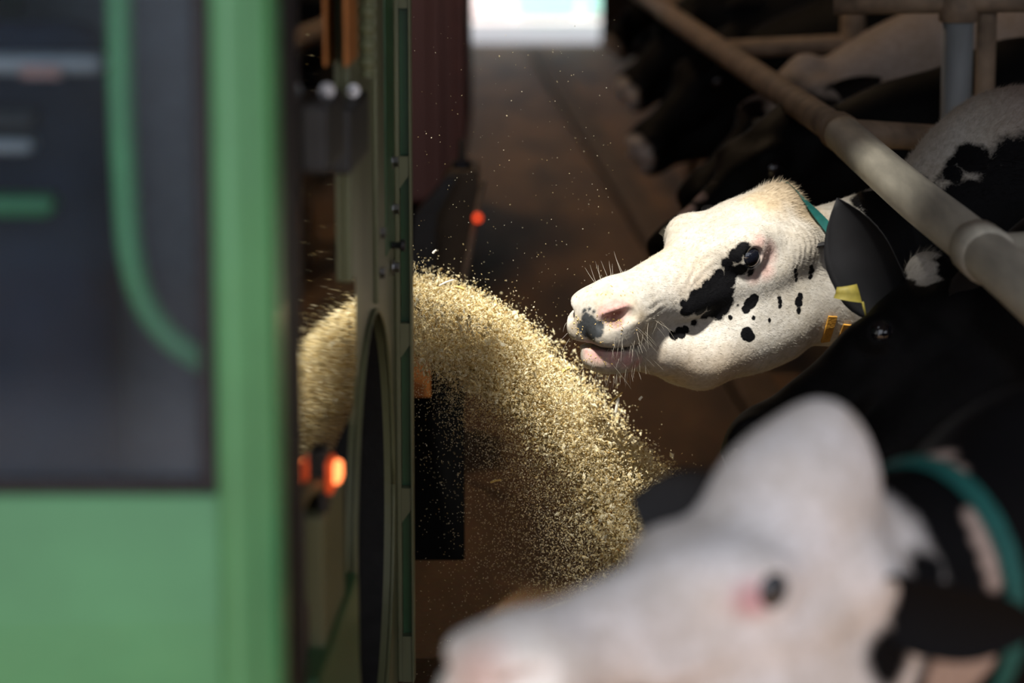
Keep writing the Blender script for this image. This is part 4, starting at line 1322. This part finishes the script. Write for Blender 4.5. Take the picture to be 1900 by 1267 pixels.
# ------------------------------------------------------------------ the blurred white-faced cow nearest the camera
def mat_fg(c):
    S = lambda x, y, s: obj_pt(c, at(x, y, s))
    neckb = [(head_pt(c, (-0.24, 0, 0.02)), 0.185), (head_pt(c, (-0.24, 0.12, -0.1)), 0.19), (head_pt(c, (-0.24, -0.1, -0.1)), 0.18), *([(head_pt(c, (x, 0.0, -0.175)), r) for x, r in ((0.02, 0.085), (0.10, 0.07), (0.18, 0.065), (0.26, 0.075))] + [(head_pt(c, (x, 0.04, -0.150)), r) for x, r in ((0.27, 0.070), (0.34, 0.082), (0.41, 0.088), (0.48, 0.088))]),
             (c.pix(1690, 1130), 0.045), (c.pix(1650, 1220), 0.04), (c.pix(1720, 1060), 0.03), (head_pt(c, (-0.5, 0, -0.05)), 0.30), (head_pt(c, (-0.42, 0.0, 0.18)), 0.26), (head_pt(c, (-0.8, 0, 0.0)), 0.38)]
    white = [(c.pix(1690, 790), 0.020), (c.pix(1715, 815), 0.022), (c.pix(1745, 845), 0.020), (c.pix(1770, 870), 0.016), (c.pix(1815, 965), 0.018), (c.pix(1830, 1000), 0.020), (c.pix(1840, 1040), 0.018), (c.pix(1845, 1075), 0.014),
             (c.pix(1780, 1240), 0.05), (c.pix(1815, 1225), 0.03)]
    pink = [(head_pt(c, (0.225, 0.108, 0.028)), 0.024), (head_pt(c, (0.25, 0.10, 0.018)), 0.014)]
    nose = [(head_pt(c, (0.55, 0.02, -0.03)), 0.04)]
    return hide_mat('hide_foreground', (0.90, 0.87, 0.88), [(BLACK, neckb, 0.01, 0.02), ((0.52, 0.40, 0.35), white, 0.006, 0.01), ((0.72, 0.36, 0.42, 0.85), pink, 0.014, 0.01), ((0.62, 0.36, 0.32, 0.8), nose, 0.03, 0.01),
        (BLACK, [(body_pt(c, (-0.5, 0.3, 1.0)), 0.3), (body_pt(c, (-1.2, 0.1, 1.2)), 0.35)], 0.01, 0.08)])
RF = [[-0.781, 0.623, 0.048], [-0.619, -0.782, 0.076], [0.085, 0.03, 0.996]]
cow_f = build_cow('blurred white-faced cow with black ears and neck, nearest the camera', RF, [0.367, 3.19, 1.014], 1.0, math.radians(175), (1.30, 3.75),
    [((1.02, 3.68, 1.03), 0.25), ((0.70, 3.50, 0.99), 0.19)], h=0.007, params={'poll': 0.082, 'poll_x': 0.015, 'poll_w': 0.007, 'crown': 1, 'brow': 0.022}, matfn=mat_fg)
c = cow_f
ear_mesh('ear', c.hw((0.02, 0.10, 0.03)), c.hd((-0.6, 0.7, -0.25)), c.hd((0.6, 0.3, -0.4)), 0.19, 0.12, mat('jet_black_ear', (0.006, 0.006, 0.007), 0.8, spec=0.1), c.root)
fe = c.hw((0.03, -0.075, 0.05))
ear_mesh('ear', fe, at(1200, 935, fe.y + 0.05) - fe, Vector((-0.2, -0.9, 0.2)), 0.18, 0.12, M_ear, c.root, 0.35)
nk = Vector((0.70, 3.50, 0.99)) - c.hw((0.02, 0, -0.03))
collar(c, c.hw((0.02, 0, -0.03)) + nk * 0.42, nk.normalized(), 0.028, M_teal, c.root, 'neck_collar')

# ------------------------------------------------------------------ the dim row of cows behind
def pattern(kind, seed):
    def fn(c):
        g = random.Random(seed)
        L_ = []
        if kind == 'black':
            blobs = [(body_pt(c, (g.uniform(-1.6, -0.3), g.choice((-1, 1)) * g.uniform(0.1, 0.4), g.uniform(0.6, 1.3))), g.uniform(0.1, 0.22)) for _ in range(5)]
            muz = [(head_pt(c, (0.54, 0, -0.06)), 0.075)]
            L_ = [(WHITE, blobs, 0.01, 0.08), ((0.62, 0.55, 0.50), muz, 0.012, 0.02)]
            return hide_mat('hide_row', (0.0055, 0.0055, 0.006), L_, tint=(0.0035, 0.0035, 0.004))
        if kind == 'blaze':
            L_ = [((0.6, 0.45, 0.42), [(head_pt(c, (x, 0.0, 0.06 - 0.12 * x)), 0.028) for x in (0.15, 0.2, 0.25, 0.3, 0.35, 0.4)], 0.006, 0.01),
                  ((0.46, 0.39, 0.35), [(body_pt(c, p), r) for p, r in (((-0.05, 0.0, 1.30), 0.24), ((-0.45, 0.1, 1.25), 0.32), ((-1.2, -0.1, 1.0), 0.3), ((-0.8, 0.3, 0.9), 0.25))], 0.01, 0.05)]
            return hide_mat('hide_row', (0.0055, 0.0055, 0.006), L_, tint=(0.0035, 0.0035, 0.004))
        bl = [(body_pt(c, p), r) for p, r in (((-0.02, 0.25, 1.05), 0.17), ((0.20, 0.22, 0.93), 0.11), ((-0.6, 0.3, 1.0), 0.25), ((-1.1, -0.1, 1.25), 0.3), ((-0.2, -0.25, 1.1), 0.2))] + [(head_pt(c, (x, 0.0, -0.02)), 0.15) for x in (0.10, 0.25, 0.38, 0.5)]
        return hide_mat('hide_row', (0.46, 0.39, 0.35), [(BLACK, bl, 0.008, 0.06)])
    return fn
row = [
    # label, kind, muzzle pixel, distance, forward, up, body point, yaw
    ('dim black cow with a pale blaze and white back, right behind the focus cow', 'blaze', (1212, 490), 7.15, (-0.76, -0.42, -0.38), (-0.35, -0.15, 0.9), (1.62, 7.45), 178),
    ('dim cow with a pale neck and black shoulder map, behind the grey post', 'white', (1265, 390), 8.3, (-0.76, -0.35, -0.44), (-0.45, -0.1, 0.9), (1.52, 8.55), 180),
    ('dim black cow with a pale muzzle, head low past the far rail', 'black', (1172, 285), 9.7, (-0.74, -0.50, -0.42), (-0.3, -0.2, 0.9), (1.50, 9.9), 180),
    ('dark cow in the far row, fourth behind the focus cow', 'black', (1150, 175), 11.4, (-0.74, -0.45, -0.46), (-0.3, -0.2, 0.9), (1.45, 11.6), 178),
    ('dim patched cow in the far row, fifth behind the focus cow', 'white', (1180, 110), 13.0, (-0.76, -0.3, -0.46), (-0.3, -0.2, 0.9), (1.50, 13.1), 182),
    ('farthest black cow of the row, beside the bright doorway', 'black', (1128, 90), 14.6, (-0.70, -0.35, -0.55), (-0.3, -0.2, 0.9), (1.42, 14.8), 180),
]
for i, (lab, kind, mp_, s, fw_, up_, bd, yw_) in enumerate(row):
    Rr = head_frame(fw_, up_)
    tr = place_head(Rr, 1.05, (0.54, 0, -0.05), at(mp_[0], mp_[1], s))
    hbk = Vector(tr)
    b1 = Vector((bd[0] - 0.28, bd[1], 1.06)); mid = b1.lerp(hbk, 0.55) + Vector((0, 0, -0.03))
    c = build_cow(lab, Rr, tr, 1.05, math.radians(yw_), bd, [(b1, 0.25), (mid, 0.18)], h=0.013, matfn=pattern(kind, 40 + i), group='cows feeding along the rail', hmax=0.045, params={'withers': 1.36})
    em = M_ear
    ear_mesh('ear', c.hw((0.02, 0.10, 0.03)), c.hd((-0.35, 0.9, -0.05)), c.hd((0.6, 0.3, -0.3)), 0.19, 0.12, em, c.root)
    ear_mesh('ear', c.hw((0.02, -0.10, 0.03)), c.hd((-0.25, -0.92, -0.05)), c.hd((0.6, -0.3, -0.3)), 0.19, 0.12, em, c.root)
# ================================================================== the feed
def feed_mat():
    m = bpy.data.materials.new('chopped_feed')
    m.use_nodes = True
    nt = m.node_tree; b = nt.nodes['Principled BSDF']
    tc = nt.nodes.new('ShaderNodeTexCoord')
    n = nt.nodes.new('ShaderNodeTexNoise'); n.inputs['Scale'].default_value = 90; n.inputs['Detail'].default_value = 2
    nt.links.new(tc.outputs['Object'], n.inputs['Vector'])
    r = nt.nodes.new('ShaderNodeValToRGB'); e = r.color_ramp.elements
    e[0].position, e[0].color = 0.27, (0.30, 0.15, 0.04, 1)
    e[1].position, e[1].color = 0.62, (0.95, 0.90, 0.72, 1)
    for p, col in ((0.37, (0.66, 0.50, 0.20, 1)), (0.48, (0.90, 0.80, 0.50, 1))):
        k = e.new(p); k.color = col
    nt.links.new(n.outputs['Fac'], r.inputs['Fac'])
    nt.links.new(r.outputs['Color'], b.inputs['Base Color'])
    b.inputs['Roughness'].default_value = 0.7
    b.inputs['Specular IOR Level'].default_value = 0.3
    tl = nt.nodes.new('ShaderNodeBsdfTranslucent')          # thin chaff lets light through
    nt.links.new(r.outputs['Color'], tl.inputs['Color'])
    ms = nt.nodes.new('ShaderNodeMixShader'); ms.inputs['Fac'].default_value = 0.45
    nt.links.new(b.outputs['BSDF'], ms.inputs[1]); nt.links.new(tl.outputs['BSDF'], ms.inputs[2])
    nt.links.new(ms.outputs['Shader'], nt.nodes['Material Output'].inputs['Surface'])
    return m
M_feed = feed_mat()
OCT = np.array([[1, 0, 0], [-1, 0, 0], [0, 1, 0], [0, -1, 0], [0, 0, 1], [0, 0, -1]], float)
OCF = np.array([[0, 2, 4], [2, 1, 4], [1, 3, 4], [3, 0, 4], [2, 0, 5], [1, 2, 5], [3, 1, 5], [0, 3, 5]])
def flakes(pos, size, g, elong=2.2, flat=0.35):
    """random angular flakes at pos"""
    n = len(pos)
    s = np.stack([size * (1 + (elong - 1) * g.random(n) ** 2), size * (0.6 + 0.5 * g.random(n)), size * (flat + 0.3 * g.random(n))], -1)
    q = g.normal(0, 1, (n, 4)); q /= np.linalg.norm(q, axis=1, keepdims=True)
    w, x, y, z = q.T
    Rm = np.stack([1 - 2 * (y * y + z * z), 2 * (x * y - z * w), 2 * (x * z + y * w), 2 * (x * y + z * w), 1 - 2 * (x * x + z * z), 2 * (y * z - x * w), 2 * (x * z - y * w), 2 * (y * z + x * w), 1 - 2 * (x * x + y * y)], -1).reshape(n, 3, 3)
    base = OCT[None] * (0.75 + 0.5 * g.random((n, 6, 1)))
    v = np.einsum('nij,nkj->nki', Rm, base * s[:, None, :]) + pos[:, None, :]
    f = OCF[None] + (np.arange(n) * 6)[:, None, None]
    return v.reshape(-1, 3), f.reshape(-1, 3)
def stuff_obj(name, V, F, m, label, cat, loc):
    me = fast_mesh(name, V - np.array(loc)[None, :], F, m, False)
    o = bpy.data.objects.new(name, me); COL.objects.link(o); o.location = loc
    return tag(o, label, cat, None, 'stuff')
g = np.random.default_rng(3)
src = at(715, 576, 5.93)
G = 9.81
def throw(n, vmax, spread, tmax, dens, zsp=0.045, ysp=0.10):
    """points along ballistic throws out of the chute"""
    tt = tmax * g.random(n) ** 0.72
    vx = vmax * (1 - dens * np.abs(g.normal(0, 1, n)))
    vx = np.abs(vx)
    z0 = g.uniform(-0.085, 0.070, n) + (zsp - 0.045) * g.normal(0, 1, n)
    vz = 0.0 + 0.06 * g.normal(0, 1, n)
    y0 = ysp * g.normal(0, 1, n); vy = -0.06 + 0.18 * g.normal(0, 1, n)
    p = np.stack([src.x + vx * tt, src.y + y0 + vy * tt, src.z + z0 + vz * tt - 0.5 * G * tt * tt], -1)
    p += g.normal(0, 1, (n, 3)) * (spread * (0.25 + tt[:, None] * 3))
    # turbulence: the throw breaks up into clumps and gaps as it falls
    for (fq, am, sd) in ((9.0, 0.020, 0.3), (21.0, 0.010, 1.7), (47.0, 0.0055, 2.9)):
        ph = p * fq
        k = np.clip(tt * 3.2, 0.15, 1)[:, None] * am
        p = p + k * np.stack([np.sin(ph[:, 1] * 1.3 + ph[:, 2] * 1.7 + sd), np.sin(ph[:, 0] * 1.1 + ph[:, 2] * 0.9 + sd * 2), np.sin(ph[:, 0] * 1.9 + ph[:, 1] * 1.2 + sd * 3)], -1)
    return p[p[:, 2] > 0.01]
P1 = throw(125000, 1.98, 0.006, 0.42, 0.095)
V1, F1 = flakes(P1, 0.0011 + 0.0019 * g.random(len(P1)) ** 1.6, g)
big = throw(14000, 1.95, 0.007, 0.42, 0.095)
V2, F2 = flakes(big, 0.0042 * (0.7 + 0.8 * g.random(len(big))), g, 2.6)
V3, F3 = flakes(throw(26000, 1.75, 0.028, 0.46, 0.30), 0.0013, g)
V4, F4 = flakes(throw(6500, 2.02, 0.040, 0.40, 0.2, 0.075), 0.0016, g)
V5, F5 = flakes(throw(42000, 1.80, 0.020, 0.45, 0.24, 0.07), 0.0012, g)
parts = [(V1, F1), (V2, F2), (V3, F3), (V4, F4), (V5, F5)]
# floating dust above the jet
nd = 420
pd = np.stack([g.uniform(-0.22, 0.22, nd), g.uniform(5.4, 6.2, nd), 0.85 + 0.65 * g.random(nd) ** 1.6], -1)
parts.append(flakes(pd, 0.0009, g))
off = 0; VV, FF = [], []
for v, f in parts:
    VV.append(v); FF.append(f + off); off += len(v)
stuff_obj('feed_spray', np.concatenate(VV), np.concatenate(FF), M_feed, 'jet of golden chopped feed flying from the machine toward the cows', 'feed', (src.x + 0.2, 5.95, 0.0))
# heap of feed lying along the fence
nx_, ny_ = 70, 200
X = np.linspace(-0.15, 0.78, nx_); Y = np.linspace(3.6, 6.9, ny_)
XX, YY = np.meshgrid(X, Y, indexing='ij')
ridge = 0.17 * np.exp(-((XX - 0.34) / 0.23) ** 2) * (0.75 + 0.25 * np.sin(YY * 3.1 + XX * 4)) * np.clip((6.9 - YY) / 0.9, 0.0, 1) * np.clip((YY - 3.6) / 1.2, 0.0, 1) - 0.010
ridge += 0.10 * g.normal(0, 1, XX.shape) * np.clip(ridge, 0, 0.10)
ZZ = np.maximum(ridge, -0.01)
Vh = np.stack([XX, YY, ZZ], -1).reshape(-1, 3)
ii, jj = np.meshgrid(np.arange(nx_ - 1), np.arange(ny_ - 1), indexing='ij')
a = (ii * ny_ + jj).ravel()
Fh = np.stack([a, a + ny_, a + ny_ + 1, a + 1], -1)
hp_ = Vh[g.integers(0, len(Vh), 16000)] + np.concatenate([g.uniform(-0.02, 0.02, (16000, 2)), g.uniform(0.0, 0.006, (16000, 1))], 1)
hp_ = hp_[hp_[:, 2] > 0.012]
Vf, Ff = flakes(hp_, 0.004, g, 3.0)
tri = np.concatenate([Fh[:, [0, 1, 2]], Fh[:, [0, 2, 3]], Ff + len(Vh)])
stuff_obj('feed_heap', np.concatenate([Vh, Vf]), tri, M_feed, 'low heap of chopped feed on the alley floor below the cow heads', 'feed', (0.4, 6.0, 0.0))
# single straws and chips in the air that can be told apart
M_straw = mat('straw', (0.62, 0.42, 0.12), 0.6, noise=0.3, nscale=80)
M_chip = mat('pale_chip', (0.85, 0.80, 0.66), 0.6, noise=0.15, nscale=80)
def straw(p, q, r, m, lab):
    p, q = Vector(p), Vector(q)
    mid = p.lerp(q, 0.5) + Vector((0, 0, 0.0015))
    V, F = tube([p, p.lerp(mid, 0.6), mid, mid.lerp(q, 0.6), q], [r * 0.9, r, r * 0.85, r, r * 0.6], 6)
    o = mesh_obj('straw', V, F, m, None, False, tuple(mid))
    tag(o, lab, 'straw')
straw(at(1128, 752, 5.72), at(1155, 728, 5.72), 0.0022, M_straw, 'golden straw sticking out of the jet below the muzzle')
straw(at(1142, 765, 5.7), at(1148, 738, 5.7), 0.0032, M_chip, 'pale chip flying upright beside the golden straw')
straw(at(815, 530, 5.9), at(842, 519, 5.9), 0.0024, M_chip, 'pale stalk lying on top of the jet near the flange')
straw(at(845, 532, 5.88), at(862, 537, 5.88), 0.0035, M_straw, 'thick tan stalk on top of the jet')
straw(at(803, 470, 5.92), at(810, 464, 5.92), 0.0028, M_chip, 'lone pale chip flying above the jet by the flange')
straw(at(910, 895, 5.8), at(930, 890, 5.8), 0.0026, M_straw, 'tan straw adrift in the thin spray below the jet')
straw(at(1044, 690, 5.75), at(1058, 682, 5.75), 0.0035, M_straw, 'tan flake flying just below the chin')
straw(at(1186, 742, 5.75), at(1192, 736, 5.75), 0.003, M_chip, 'lone pale chip flying right of the jet below the jaw')
